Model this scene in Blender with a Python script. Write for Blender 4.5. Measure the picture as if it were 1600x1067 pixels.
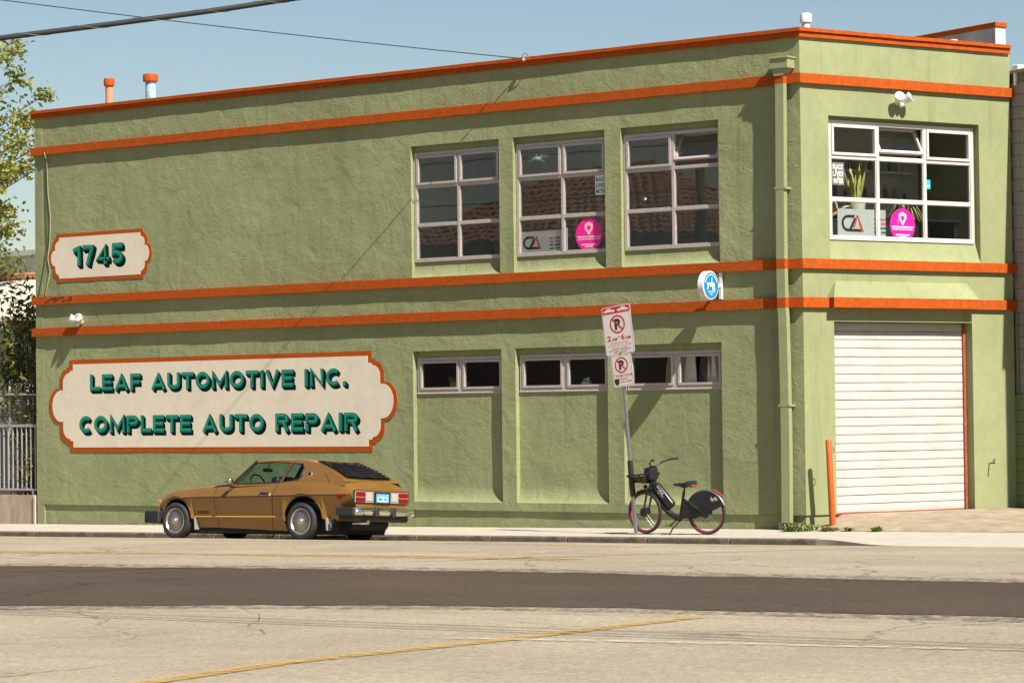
import bpy, bmesh, math, random
from mathutils import Vector, Matrix, noise
R=math.radians
for _o in list(bpy.data.objects): bpy.data.objects.remove(_o)
SC=bpy.context.scene
COL=SC.collection
random.seed(7)

# ------------------------------------------------------------------ camera
AZ=R(36.95); PITCH=R(1.501); ROLL=R(-0.7057)
CAM=Vector((22.0026,-36.8340,1.85))
_r=Vector((math.cos(AZ),math.sin(AZ),0)); _d=Vector((-math.sin(AZ),math.cos(AZ),0)); _z=Vector((0,0,1))
_fw=_d*math.cos(PITCH)+_z*math.sin(PITCH); _up=-_d*math.sin(PITCH)+_z*math.cos(PITCH)
_cx=_r*math.cos(ROLL)+_up*math.sin(ROLL); _cy=-_r*math.sin(ROLL)+_up*math.cos(ROLL); _cz=-_fw
cd=bpy.data.cameras.new('camera'); cd.lens=96.0; cd.sensor_width=36; cd.sensor_fit='HORIZONTAL'
cd.clip_start=0.5; cd.clip_end=3000
co=bpy.data.objects.new('camera',cd); COL.objects.link(co)
co.matrix_world=Matrix(((_cx.x,_cy.x,_cz.x,CAM.x),(_cx.y,_cy.y,_cz.y,CAM.y),(_cx.z,_cy.z,_cz.z,CAM.z),(0,0,0,1)))
SC.camera=co
SC.render.resolution_x=1024; SC.render.resolution_y=682

# ------------------------------------------------------------------ sky and sun
SUN=Vector((0.86,-0.285,1.0)).normalized()
EL=math.asin(SUN.z); ROT=math.atan2(SUN.x,SUN.y)
W=bpy.data.worlds.new('World'); SC.world=W; W.use_nodes=True
wn=W.node_tree.nodes; wl=W.node_tree.links
sky=wn.new('ShaderNodeTexSky'); sky.sky_type='NISHITA'; sky.sun_disc=False
sky.sun_elevation=EL; sky.sun_rotation=ROT; sky.altitude=20; sky.air_density=1.2; sky.dust_density=0.3; sky.ozone_density=2.0
bg=wn['Background']; bg.inputs['Strength'].default_value=0.05
wl.new(sky.outputs[0],bg.inputs['Color'])
ld=bpy.data.lights.new('sun','SUN'); ld.energy=5.0; ld.angle=R(0.53); ld.color=(1.0,0.96,0.88)
lo=bpy.data.objects.new('sun',ld); COL.objects.link(lo); lo.rotation_euler=SUN.to_track_quat('Z','Y').to_euler(); lo.location=(30,-10,30)
VS=SC.view_settings; VS.view_transform='Standard'; VS.look='None'; VS.gamma=1.0; VS.use_curve_mapping=False
VS.exposure=0.92
SC.render.engine='CYCLES'
SC.cycles.max_bounces=8; SC.cycles.transparent_max_bounces=16

# ------------------------------------------------------------------ materials
def nd(nt,t,**k):
    n=nt.nodes.new(t)
    for a,b in k.items():
        if hasattr(n,a): setattr(n,a,b)
        else: n.inputs[a].default_value=b
    return n
MATS={}
def pm(name,col,rough=.6,metal=0.,spec=.5,var=.0,vscale=6.,bump=0.,bscale=60.,coat=0.,dirt=None,dscale=2.,damt=.5,stretch=(1,1,1),emit=0.):
    """procedural material: base colour varied by noise, optional stains and fine relief"""
    if name in MATS: return MATS[name]
    m=bpy.data.materials.new(name); m.use_nodes=True; nt=m.node_tree; b=nt.nodes['Principled BSDF']
    b.inputs['Roughness'].default_value=rough; b.inputs['Metallic'].default_value=metal
    b.inputs['Specular IOR Level'].default_value=spec
    if coat: b.inputs['Coat Weight'].default_value=coat; b.inputs['Coat Roughness'].default_value=.08
    c=(*col,1)
    b.inputs['Base Color'].default_value=c
    if var or bump or dirt:
        tc=nd(nt,'ShaderNodeTexCoord'); mp=nd(nt,'ShaderNodeMapping'); mp.inputs['Scale'].default_value=stretch
        nt.links.new(tc.outputs['Object'],mp.inputs['Vector'])
    src=None
    if var:
        n=nd(nt,'ShaderNodeTexNoise'); n.inputs['Scale'].default_value=vscale; n.inputs['Detail'].default_value=6; n.inputs['Roughness'].default_value=.65
        nt.links.new(mp.outputs[0],n.inputs['Vector'])
        mr=nd(nt,'ShaderNodeMapRange'); mr.inputs['From Min'].default_value=.3; mr.inputs['From Max'].default_value=.7
        mr.inputs['To Min'].default_value=1-var; mr.inputs['To Max'].default_value=1+var
        nt.links.new(n.outputs['Fac'],mr.inputs['Value'])
        mx=nd(nt,'ShaderNodeMix'); mx.data_type='RGBA'; mx.blend_type='MULTIPLY'; mx.inputs[0].default_value=1
        mx.inputs[6].default_value=c; nt.links.new(mr.outputs[0],mx.inputs[7]); src=mx.outputs[2]
    if dirt:
        n=nd(nt,'ShaderNodeTexNoise'); n.inputs['Scale'].default_value=dscale; n.inputs['Detail'].default_value=8; n.inputs['Roughness'].default_value=.7
        nt.links.new(mp.outputs[0],n.inputs['Vector'])
        mr=nd(nt,'ShaderNodeMapRange'); mr.inputs['From Min'].default_value=.5; mr.inputs['From Max'].default_value=.72
        mr.inputs['To Min'].default_value=0; mr.inputs['To Max'].default_value=damt
        nt.links.new(n.outputs['Fac'],mr.inputs['Value'])
        mx=nd(nt,'ShaderNodeMix'); mx.data_type='RGBA'
        nt.links.new(mr.outputs[0],mx.inputs[0])
        if src: nt.links.new(src,mx.inputs[6])
        else: mx.inputs[6].default_value=c
        mx.inputs[7].default_value=(*dirt,1); src=mx.outputs[2]
    if src: nt.links.new(src,b.inputs['Base Color'])
    if bump:
        n=nd(nt,'ShaderNodeTexNoise'); n.inputs['Scale'].default_value=bscale; n.inputs['Detail'].default_value=5; n.inputs['Roughness'].default_value=.6
        nt.links.new(mp.outputs[0],n.inputs['Vector'])
        bp=nd(nt,'ShaderNodeBump'); bp.inputs['Distance'].default_value=bump; bp.inputs['Strength'].default_value=1
        nt.links.new(n.outputs['Fac'],bp.inputs['Height']); nt.links.new(bp.outputs[0],b.inputs['Normal'])
    if emit:
        b.inputs['Emission Color'].default_value=c; b.inputs['Emission Strength'].default_value=emit
    MATS[name]=m; return m
def stucco(name,col,rel=.006,fine=.0025):
    m=bpy.data.materials.new(name); m.use_nodes=True; nt=m.node_tree; b=nt.nodes['Principled BSDF']; L=nt.links
    b.inputs['Roughness'].default_value=.8; b.inputs['Specular IOR Level'].default_value=.25
    tc=nd(nt,'ShaderNodeTexCoord'); P=tc.outputs['Object']
    def N(sc,det,ro,st=None,dist=0):
        n=nd(nt,'ShaderNodeTexNoise'); n.inputs['Scale'].default_value=sc; n.inputs['Detail'].default_value=det; n.inputs['Roughness'].default_value=ro; n.inputs['Distortion'].default_value=dist
        if st:
            mp=nd(nt,'ShaderNodeMapping'); mp.inputs['Scale'].default_value=st; L.new(P,mp.inputs['Vector']); L.new(mp.outputs[0],n.inputs['Vector'])
        else: L.new(P,n.inputs['Vector'])
        return n.outputs['Fac']
    def MR(s,a,bb,c,d):
        mr=nd(nt,'ShaderNodeMapRange'); mr.inputs['From Min'].default_value=a; mr.inputs['From Max'].default_value=bb; mr.inputs['To Min'].default_value=c; mr.inputs['To Max'].default_value=d
        L.new(s,mr.inputs['Value']); return mr.outputs[0]
    def MUL(c,f):
        mx=nd(nt,'ShaderNodeMix'); mx.data_type='RGBA'; mx.blend_type='MULTIPLY'; mx.inputs[0].default_value=1
        if isinstance(c,tuple): mx.inputs[6].default_value=c
        else: L.new(c,mx.inputs[6])
        L.new(f,mx.inputs[7]); return mx.outputs[2]
    c=MUL((*col,1),MR(N(.45,6,.65),.3,.7,.84,1.12))       # broad patchiness of repainting
    c=MUL(c,MR(N(9,6,.7),.3,.7,.93,1.06))
    c=MUL(c,MR(N(2.2,5,.65,(2.2,2.2,.13)),.56,.80,1.0,.74))  # run-down streaks
    c=MUL(c,MR(N(3.1,7,.72,(1,1,.6)),.66,.74,1.0,.80))   # scuffs and stains
    L.new(c,b.inputs['Base Color'])
    h1=N(10,6,.66,(1,1,1.5),1.3); h2=N(60,4,.65); h3=N(2.2,4,.55,None,.6)
    b1=nd(nt,'ShaderNodeBump'); b1.inputs['Distance'].default_value=rel; mk=MR(N(.8,4,.6),.36,.64,.35,1.25); mm=nd(nt,'ShaderNodeMath',operation='MULTIPLY'); L.new(h1,mm.inputs[0]); L.new(mk,mm.inputs[1]); L.new(mm.outputs[0],b1.inputs['Height'])
    b2=nd(nt,'ShaderNodeBump'); b2.inputs['Distance'].default_value=fine; L.new(h2,b2.inputs['Height']); L.new(b1.outputs[0],b2.inputs['Normal'])
    b3=nd(nt,'ShaderNodeBump'); b3.inputs['Distance'].default_value=rel*2.4; L.new(h3,b3.inputs['Height']); L.new(b2.outputs[0],b3.inputs['Normal'])
    L.new(b3.outputs[0],b.inputs['Normal'])
    MATS[name]=m; return m
def glassmat(name,tint=(1,1,1),ior=1.52,rough=0.0):
    m=bpy.data.materials.new(name); m.use_nodes=True; nt=m.node_tree; L=nt.links
    for n in list(nt.nodes):
        if n.type!='OUTPUT_MATERIAL': nt.nodes.remove(n)
    out=[n for n in nt.nodes if n.type=='OUTPUT_MATERIAL'][0]
    tr=nd(nt,'ShaderNodeBsdfTransparent'); tr.inputs[0].default_value=(*tint,1)
    gl=nd(nt,'ShaderNodeBsdfGlossy'); gl.inputs['Roughness'].default_value=rough
    # Schlick reflectance from the unsigned angle, the same on both faces of a thin pane
    ge=nd(nt,'ShaderNodeNewGeometry'); dt=nd(nt,'ShaderNodeVectorMath',operation='DOT_PRODUCT'); L.new(ge.outputs['Normal'],dt.inputs[0]); L.new(ge.outputs['Incoming'],dt.inputs[1])
    ab=nd(nt,'ShaderNodeMath',operation='ABSOLUTE'); L.new(dt.outputs['Value'],ab.inputs[0])
    om=nd(nt,'ShaderNodeMath',operation='SUBTRACT'); om.inputs[0].default_value=1.; L.new(ab.outputs[0],om.inputs[1])
    pw=nd(nt,'ShaderNodeMath',operation='POWER'); L.new(om.outputs[0],pw.inputs[0]); pw.inputs[1].default_value=5.
    f0=((ior-1)/(ior+1))**2
    fr=nd(nt,'ShaderNodeMath',operation='MULTIPLY_ADD'); L.new(pw.outputs[0],fr.inputs[0]); fr.inputs[1].default_value=1-f0; fr.inputs[2].default_value=f0
    tc=nd(nt,'ShaderNodeTexCoord'); nz=nd(nt,'ShaderNodeTexNoise'); nz.inputs['Scale'].default_value=1.3; nz.inputs['Detail'].default_value=1
    bp=nd(nt,'ShaderNodeBump'); bp.inputs['Distance'].default_value=.0012; L.new(tc.outputs['Object'],nz.inputs['Vector']); L.new(nz.outputs['Fac'],bp.inputs['Height']); L.new(bp.outputs[0],gl.inputs['Normal'])
    mx=nd(nt,'ShaderNodeMixShader'); L.new(fr.outputs[0],mx.inputs[0]); L.new(tr.outputs[0],mx.inputs[1]); L.new(gl.outputs[0],mx.inputs[2]); L.new(mx.outputs[0],out.inputs['Surface'])
    MATS[name]=m; return m

GREEN=(.252,.270,.130); 
M_ST=stucco('green stucco',GREEN,.010,.004)
M_STB=stucco('green stucco smooth',GREEN,.002,.0012)
M_OR=pm('orange paint',(.375,.066,.007),.75,spec=.12,var=.2,vscale=14,bump=.003,bscale=30,dirt=(.24,.05,.012),dscale=5,damt=.45)
M_FRAME=pm('window frame paint',(.40,.35,.315),.5,var=.10,vscale=20,dirt=(.25,.2,.17),dscale=12,damt=.4)
M_FRAMEW=pm('white window frame paint',(.56,.52,.46),.45,var=.06,vscale=20)
M_GLASS=glassmat('window glass',(.93,.96,.95),1.55)
M_CREAM=pm('cream sign paint',(.66,.58,.45),.75,var=.05,vscale=5,bump=.003,bscale=45,dirt=(.44,.36,.27),dscale=1.6,damt=.35)
M_TEAL=pm('teal sign paint',(.003,.150,.098),.8,spec=.1,var=.10,vscale=18)
M_TEALL=pm('light teal sign paint',(.10,.42,.31),.6,var=.08,vscale=18)
M_TEALD=pm('dark teal sign paint',(.002,.011,.013),.9,spec=.05,var=.1,vscale=18)
M_BLACK=pm('black print',(.015,.015,.017),.6)
M_WHITE=pm('white print',(.78,.78,.76),.5)
M_WHITEP=pm('white enamel',(.66,.65,.62),.4,var=.04,vscale=12,dirt=(.45,.38,.3),dscale=7,damt=.25)
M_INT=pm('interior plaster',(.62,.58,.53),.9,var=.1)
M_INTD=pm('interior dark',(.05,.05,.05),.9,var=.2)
M_WOOD=pm('wood',(.30,.15,.06),.6,var=.25,vscale=9,stretch=(1,1,6))
M_METAL=pm('galvanised steel',(.42,.42,.41),.45,.8,var=.15,vscale=30)
M_DKMETAL=pm('dark metal',(.04,.04,.042),.4,.3)
M_CONC=pm('sidewalk concrete',(.385,.338,.27),.9,var=.10,vscale=3,bump=.003,bscale=90,dirt=(.33,.28,.22),dscale=1.1,damt=.35)
M_KERB=pm('stained kerb concrete',(.12,.095,.068),.9,var=.4,vscale=5,bump=.01,bscale=30,dirt=(.04,.035,.03),dscale=3,damt=.9)
M_OLDC=pm('old concrete',(.36,.28,.20),.95,var=.25,vscale=3,bump=.006,bscale=40,dirt=(.09,.055,.04),dscale=1.8,damt=.8,stretch=(1,1,.45))

# ------------------------------------------------------------------ mesh helpers
class MB:
    def __init__(s): s.v=[]; s.f=[]
    def poly(s,pts):
        i=len(s.v); s.v+= [tuple(p) for p in pts]; s.f.append(tuple(range(i,i+len(pts)))); return s
    def box(s,x0,x1,y0,y1,z0,z1):
        i=len(s.v)
        s.v+=[(x0,y0,z0),(x1,y0,z0),(x1,y1,z0),(x0,y1,z0),(x0,y0,z1),(x1,y0,z1),(x1,y1,z1),(x0,y1,z1)]
        s.f+=[(i,i+3,i+2,i+1),(i+4,i+5,i+6,i+7),(i,i+1,i+5,i+4),(i+1,i+2,i+6,i+5),(i+2,i+3,i+7,i+6),(i+3,i,i+4,i+7)]; return s
    def bbox(s,x0,x1,y0,y1,z0,z1,b=.01,seg=1):
        bm=bmesh.new(); bmesh.ops.create_cube(bm,size=1)
        for v in bm.verts: v.co=Vector(((x0+x1)/2+v.co.x*(x1-x0),(y0+y1)/2+v.co.y*(y1-y0),(z0+z1)/2+v.co.z*(z1-z0)))
        bmesh.ops.bevel(bm,geom=list(bm.edges),offset=b,segments=seg,affect='EDGES',profile=.5)
        s.bm(bm); return s
    def bm(s,bm,M=None):
        i=len(s.v); bm.verts.ensure_lookup_table()
        for k,v in enumerate(bm.verts): v.index=k
        for v in bm.verts: s.v.append(tuple(M@v.co) if M else tuple(v.co))
        for f in bm.faces: s.f.append(tuple(i+v.index for v in f.verts))
        bm.free()
    def grid(s,rows,closed=False):
        i=len(s.v); n=len(rows[0])
        for r in rows: s.v+=[tuple(p) for p in r]
        for a in range(len(rows)-1):
            for b in range(n-1+(1 if closed else 0)):
                b2=(b+1)%n; s.f.append((i+a*n+b,i+a*n+b2,i+(a+1)*n+b2,i+(a+1)*n+b))
        return s
    def prism(s,pts,h0,h1,ax='z'):
        """polygon (2d) extruded between h0 and h1 along an axis; ax='y': pts are (x,z)"""
        n=len(pts)
        def P(p,h): return (p[0],p[1],h) if ax=='z' else ((p[0],h,p[1]) if ax=='y' else (h,p[0],p[1]))
        i=len(s.v); s.v+=[P(p,h0) for p in pts]+[P(p,h1) for p in pts]
        s.f.append(tuple(range(i,i+n))[::-1]); s.f.append(tuple(range(i+n,i+2*n)))
        for k in range(n): k2=(k+1)%n; s.f.append((i+k,i+k2,i+n+k2,i+n+k))
        return s
    def tube(s,pts,r,n=8,cap=True):
        pts=[Vector(p) for p in pts]; rows=[]; pu=None
        for k,p in enumerate(pts):
            t=(pts[min(k+1,len(pts)-1)]-pts[max(k-1,0)]).normalized()
            u=(pu-t*pu.dot(t)) if pu else t.orthogonal()
            if u.length<1e-6: u=t.orthogonal()
            u.normalize(); pu=u; w=t.cross(u); rr=r[k] if isinstance(r,(list,tuple)) else r
            rows.append([p+(u*math.cos(2*math.pi*a/n)+w*math.sin(2*math.pi*a/n))*rr for a in range(n)])
        i=len(s.v); s.grid(rows,True)
        if cap: s.f.append(tuple(range(i,i+n))[::-1]); m=i+(len(rows)-1)*n; s.f.append(tuple(range(m,m+n)))
        return s
    def lathe(s,prof,M=None,n=24,caps=True):
        """profile [(radius, height)] turned about local z"""
        rows=[]
        for r_,h in prof:
            rows.append([Vector((r_*math.cos(2*math.pi*a/n),r_*math.sin(2*math.pi*a/n),h)) for a in range(n)])
        if M: rows=[[M@p for p in q] for q in rows]
        i=len(s.v); s.grid(rows,True)
        if caps:
            s.f.append(tuple(range(i,i+n))[::-1]); m=i+(len(rows)-1)*n; s.f.append(tuple(range(m,m+n)))
        return s
    def sphere(s,c,r,seg=12,ring=8,sc=(1,1,1)):
        rows=[]
        for a in range(ring+1):
            th=math.pi*a/ring
            rows.append([(c[0]+sc[0]*r*max(math.sin(th),.001)*math.cos(2*math.pi*b/seg),c[1]+sc[1]*r*max(math.sin(th),.001)*math.sin(2*math.pi*b/seg),c[2]-sc[2]*r*math.cos(th)) for b in range(seg)])
        s.grid(rows,True); return s
    def xf(s,M,start=0):
        for k in range(start,len(s.v)): s.v[k]=tuple(M@Vector(s.v[k]))
        return s
    def mesh(s,name,mat,smooth=None):
        me=bpy.data.meshes.new(name); me.from_pydata(s.v,[],s.f); me.update()
        bm=bmesh.new(); bm.from_mesh(me); bmesh.ops.recalc_face_normals(bm,faces=bm.faces); bm.to_mesh(me); bm.free()
        for mt in (mat if isinstance(mat,(list,tuple)) else [mat]): me.materials.append(mt)
        if smooth is not None:
            me.shade_smooth()
            if smooth<180: me.set_sharp_from_angle(angle=R(smooth))
        return me
    def build(s,name,mat,parent=None,smooth=None,M=None,**tags):
        if M is not None: s.xf(M)
        o=bpy.data.objects.new(name,s.mesh(name,mat,smooth)); COL.objects.link(o)
        if parent: o.parent=parent
        tag(o,**tags); return o
def tag(o,label=None,cat=None,group=None,kind=None):
    if label: o['label']=label
    if cat: o['category']=cat
    if group: o['group']=group
    if kind: o['kind']=kind
    return o
def thing(name,label,cat,loc=(0,0,0),rot=(0,0,0),group=None):
    o=bpy.data.objects.new(name,None); COL.objects.link(o); o.location=loc; o.rotation_euler=rot; o.empty_display_size=.2
    return tag(o,label,cat,group)
def copy_tree(o,parent=None):
    c=o.copy(); COL.objects.link(c); c.parent=parent
    for ch in list(o.children): copy_tree(ch,c)
    return c
def text_mb(txt,x0,x1,z0,z1,y,bold=0.,step=None,M=None,mb=None,spacing=1.0):
    """writing as flat mesh in the x-z plane fitted to a box, facing -y"""
    cu=bpy.data.curves.new('t','FONT'); cu.body=txt; cu.size=1; cu.offset=bold; cu.resolution_u=4; cu.space_character=spacing; cu.fill_mode='FRONT'
    ob=bpy.data.objects.new('t',cu); me=bpy.data.meshes.new_from_object(ob)
    vs=[v.co.copy() for v in me.vertices]; fs=[tuple(p.vertices) for p in me.polygons]
    bpy.data.objects.remove(ob); bpy.data.curves.remove(cu); bpy.data.meshes.remove(me)
    mb=mb or MB()
    if not vs: return mb
    ax=min(v.x for v in vs); bx=max(v.x for v in vs); az=min(v.y for v in vs); bz=max(v.y for v in vs)
    i=len(mb.v)
    for v in vs: mb.v.append((x0+(v.x-ax)/(bx-ax)*(x1-x0),y,z0+(v.y-az)/max(bz-az,1e-6)*(z1-z0)))
    mb.f+=[tuple(i+k for k in f) for f in fs]
    return mb
def marks(seed,x0,x1,z0,z1,y,mb=None,words=3):
    """a line of print too small to read: short strokes grouped like words"""
    rr=random.Random(seed); mb=mb or MB(); n=max(6,int((x1-x0)/((z1-z0)*.8))); w=(x1-x0)/n; gaps={int(n*(k+1)/words)+rr.randint(-1,0) for k in range(words-1)}
    for k in range(n):
        if k in gaps: continue
        a=x0+k*w; zt=z1-(z1-z0)*rr.choice((0,0,0,.25)); mb.poly([(a,y,z0),(a+w*.72,y,z0),(a+w*.72,y,zt),(a,y,zt)])
    return mb
def offset_poly(pts,w):
    """mitred inward offset of a counter-clockwise polygon"""
    n=len(pts); out=[]
    for k in range(n):
        a=Vector(pts[k-1]); b=Vector(pts[k]); c=Vector(pts[(k+1)%n])
        d1=(b-a).normalized(); d2=(c-b).normalized(); n1=Vector((-d1.y,d1.x)); n2=Vector((-d2.y,d2.x))
        m=(n1+n2); 
        if m.length<1e-6: out.append(tuple(b+n1*w)); continue
        m.normalize(); out.append(tuple(b+m*(w/max(m.dot(n1),.3))))
    return out
WALLB=Matrix.Rotation(R(70.05),4,'Z')      # frame of the short front: x along the wall, -y outwards
SL=.0096                                    # the street falls gently to the left
# ------------------------------------------------------------------ ground, road, sidewalk
def asphalt(name,col,rel,speck):
    m=bpy.data.materials.new(name); m.use_nodes=True; nt=m.node_tree; b=nt.nodes['Principled BSDF']; L=nt.links
    b.inputs['Roughness'].default_value=.92; b.inputs['Specular IOR Level'].default_value=.25
    tc=nd(nt,'ShaderNodeTexCoord'); P=tc.outputs['Object']
    def N(sc,det,ro,st=None):
        n=nd(nt,'ShaderNodeTexNoise'); n.inputs['Scale'].default_value=sc; n.inputs['Detail'].default_value=det; n.inputs['Roughness'].default_value=ro
        if st:
            mp=nd(nt,'ShaderNodeMapping'); mp.inputs['Scale'].default_value=st; L.new(P,mp.inputs['Vector']); L.new(mp.outputs[0],n.inputs['Vector'])
        else: L.new(P,n.inputs['Vector'])
        return n.outputs['Fac']
    def MR(s,a,bb,c,d):
        mr=nd(nt,'ShaderNodeMapRange'); mr.inputs['From Min'].default_value=a; mr.inputs['From Max'].default_value=bb; mr.inputs['To Min'].default_value=c; mr.inputs['To Max'].default_value=d
        L.new(s,mr.inputs['Value']); return mr.outputs[0]
    def MUL(c,f):
        mx=nd(nt,'ShaderNodeMix'); mx.data_type='RGBA'; mx.blend_type='MULTIPLY'; mx.inputs[0].default_value=1
        if isinstance(c,tuple): mx.inputs[6].default_value=c
        else: L.new(c,mx.inputs[6])
        L.new(f,mx.inputs[7]); return mx.outputs[2]
    c=MUL((*col,1),MR(N(.35,5,.6),.3,.7,.86,1.12))
    c=MUL(c,MR(N(1.3,6,.7,(.25,1,1)),.35,.75,1.06,.86))   # traffic-worn lanes
    c=MUL(c,MR(N(24,4,.85),.32,.68,1-speck,1+speck))
    c=MUL(c,MR(N(11,4,.75),.3,.7,.88,1.12))
    c=MUL(c,MR(N(3.3,7,.75,(.5,1,1)),.62,.75,1.0,.80))   # drips and stains
    # hairline crack network, broken up
    nz=nd(nt,'ShaderNodeTexNoise'); nz.inputs['Scale'].default_value=1.1; nz.inputs['Detail'].default_value=5; L.new(P,nz.inputs['Vector'])
    ad=nd(nt,'ShaderNodeMix'); ad.data_type='RGBA'; ad.blend_type='ADD'; ad.inputs[0].default_value=.9; L.new(P,ad.inputs[6]); L.new(nz.outputs['Color'],ad.inputs[7])
    vo=nd(nt,'ShaderNodeTexVoronoi'); vo.feature='DISTANCE_TO_EDGE'; vo.inputs['Scale'].default_value=.42; L.new(ad.outputs[2],vo.inputs['Vector'])
    ck=MR(vo.outputs['Distance'],.0,.012,.45,1.0)
    mxk=nd(nt,'ShaderNodeMix'); mxk.data_type='FLOAT'; L.new(MR(N(.22,3,.5),.46,.56,0,1),mxk.inputs[0]); mxk.inputs[2].default_value=1.; L.new(ck,mxk.inputs[3])
    c=MUL(c,mxk.outputs[0])
    L.new(c,b.inputs['Base Color'])
    b1=nd(nt,'ShaderNodeBump'); b1.inputs['Distance'].default_value=rel; L.new(N(45,4,.7),b1.inputs['Height']); L.new(b1.outputs[0],b.inputs['Normal'])
    MATS[name]=m; return m
M_ROAD=asphalt('aged asphalt',(.285,.234,.164),.006,.36)
M_PATCH=asphalt('newer asphalt',(.064,.043,.029),.007,.48)
M_DIRT=pm('driveway concrete',(.30,.232,.155),.95,var=.3,vscale=2.5,bump=.02,bscale=14,dirt=(.16,.11,.07),dscale=1.3,damt=.55)
def paintmat(name,col,cover):
    m=pm(name,col,.8,var=.1,vscale=8); nt=m.node_tree; L=nt.links; b=nt.nodes['Principled BSDF']
    tc=nd(nt,'ShaderNodeTexCoord'); n=nd(nt,'ShaderNodeTexNoise'); n.inputs['Scale'].default_value=7; n.inputs['Detail'].default_value=8; n.inputs['Roughness'].default_value=.85
    L.new(tc.outputs['Object'],n.inputs['Vector'])
    mr=nd(nt,'ShaderNodeMapRange'); mr.inputs['From Min'].default_value=cover; mr.inputs['From Max'].default_value=cover+.16; mr.inputs['To Max'].default_value=.9
    L.new(n.outputs['Fac'],mr.inputs['Value']); L.new(mr.outputs[0],b.inputs['Alpha']); return m
M_TAR=paintmat('tar',(.085,.062,.045),.40)
M_YEL=paintmat('worn yellow road paint',(.43,.25,.045),.40)
M_YELF=paintmat('faded yellow road paint',(.42,.25,.06),.46)
M_WHT=paintmat('worn white road paint',(.50,.46,.39),.44)

RY=[-2.0,-2.15,-2.6,-3.3,-4.0,-5,-6,-8,-12,-20,-40,-46]; RZ=[-.18,-.17,-.14,-.10,-.058,-.005,.025,.05,.06,.05,0,-.02]
def prof(y):
    if y>=RY[0]: return RZ[0]
    for a in range(len(RY)-1):
        if RY[a]>=y>=RY[a+1]:
            t=(RY[a]-y)/(RY[a]-RY[a+1]); return RZ[a]+(RZ[a+1]-RZ[a])*t
    return RZ[-1]
def rz(x,y): return prof(y)+SL*max(-45,min(45,x))
def sz(x,y): return -.02+.02*y+SL*x
ys=[-2.0]
while ys[-1]>-46: ys.append(ys[-1]-(.25 if ys[-1]>-9 else 1.0))
xs=[-120,-90,-60]+[-45+1.5*k for k in range(61)]+[60,90,120]
MB().grid([[(x,y,rz(x,y)+.006*noise.noise((x*.25,y*.5,0))) for x in xs] for y in ys]).build('road',M_ROAD,smooth=180,kind='structure')
MB().box(-500,500,-500,500,-3,-1.2).build('ground',pm('bare earth',(.25,.2,.14),.95,var=.2,vscale=.3),kind='structure')
MB().box(-90,60,.35,90,-1.1,-.22).build('yard_ground',pm('yard earth',(.22,.18,.12),.95,var=.25,vscale=1.2),kind='structure')
MB().box(-160,160,-160,-45,-1.1,-.45).build('far_ground',pm('yard earth',(.22,.18,.12)),kind='structure')
def drape(name,edge_a,edge_b,mat,lift,nx=60,ny=6,wob=.0,**t):
    """a sheet between two polylines, laid over the road surface"""
    def at(pl,u):
        k=u*(len(pl)-1); i=min(int(k),len(pl)-2); f=k-i
        return pl[i][0]+(pl[i+1][0]-pl[i][0])*f, pl[i][1]+(pl[i+1][1]-pl[i][1])*f
    rows=[]
    for a in range(nx+1):
        p=at(edge_a,a/nx); q=at(edge_b,a/nx); row=[]
        for b in range(ny+1):
            f=b/ny; x=p[0]+(q[0]-p[0])*f; y=p[1]+(q[1]-p[1])*f
            if wob: y+=wob*noise.noise((x*.9,f*3,5))+wob*.5*noise.noise((x*4,f*3,9))
            row.append((x,y,rz(x,y)+.006*noise.noise((x*.25,y*.5,0))+lift))
        rows.append(row)
    return MB().grid(rows).build(name,mat,smooth=180,**t)
drape('asphalt_patch',[(-45,-15.6),(-20,-14.4),(-3.65,-13.41),(.23,-12.95),(3.77,-12.64),(7.16,-12.77),(10.1,-12.86),(22,-13.1),(45,-13.6)],
      [(-45,-30),(-20,-25),(-3.5,-21),(2.43,-18.97),(4.79,-17.96),(7.26,-17.28),(9.79,-17.05),(22,-16.4),(45,-16)],M_PATCH,.005,nx=500,ny=24,wob=.16,kind='structure')
def line(name,pts,w,mat,lift=.009,nx=80,kind='structure'):
    a=[];b=[]
    for k,p in enumerate(pts):
        q=pts[min(k+1,len(pts)-1)]; o=pts[max(k-1,0)]
        d=Vector((q[0]-o[0],q[1]-o[1])).normalized(); n=Vector((-d.y,d.x))*w/2
        a.append((p[0]+n.x,p[1]+n.y)); b.append((p[0]-n.x,p[1]-n.y))
    return drape(name,a,b,mat,lift,nx=nx,ny=1,kind=kind)
M_EDGE=paintmat('worn asphalt edge',(.085,.062,.045),.47)
for e_ in ([(-45,-15.45),(-20,-14.25),(-3.65,-13.26),(.23,-12.8),(3.77,-12.5),(7.16,-12.62),(10.1,-12.71),(22,-12.95),(45,-13.45)],[(-45,-30.3),(-20,-25.25),(-3.5,-21.2),(2.43,-19.15),(4.79,-18.12),(7.26,-17.44),(9.79,-17.21),(22,-16.55),(45,-16.15)]):
    line('patch_edge',e_,.75,M_EDGE,.0075,nx=400)
for dy in (.0,.30):
    line('lane_line',[(-30,-12.2+dy),(-14,-11.1+dy),(-6.72,-10.61+dy),(-2.17,-10.32+dy),(-.09,-10.21+dy),(2.02,-10.32+dy),(2.9,-10.4+dy)],.17,M_YEL)
line('lane_line',[(-26,-7.4),(-9.92,-6.33),(-4.92,-5.95),(-2.31,-6.15),(.37,-6.55),(1.52,-6.75)],.26,M_YELF)
line('turn_line',[(9.75,-26.5),(9.43,-24.03),(9.30,-22.6),(9.38,-21.4),(9.5,-20.4),(9.60,-19.2),(9.63,-17.9)],.21,M_YEL)
line('turn_line',[(9.0,-20.42),(9.77,-20.29),(10.6,-20.15),(11.63,-20.02),(13.51,-19.76),(20,-18.8)],.13,M_WHT)
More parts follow.
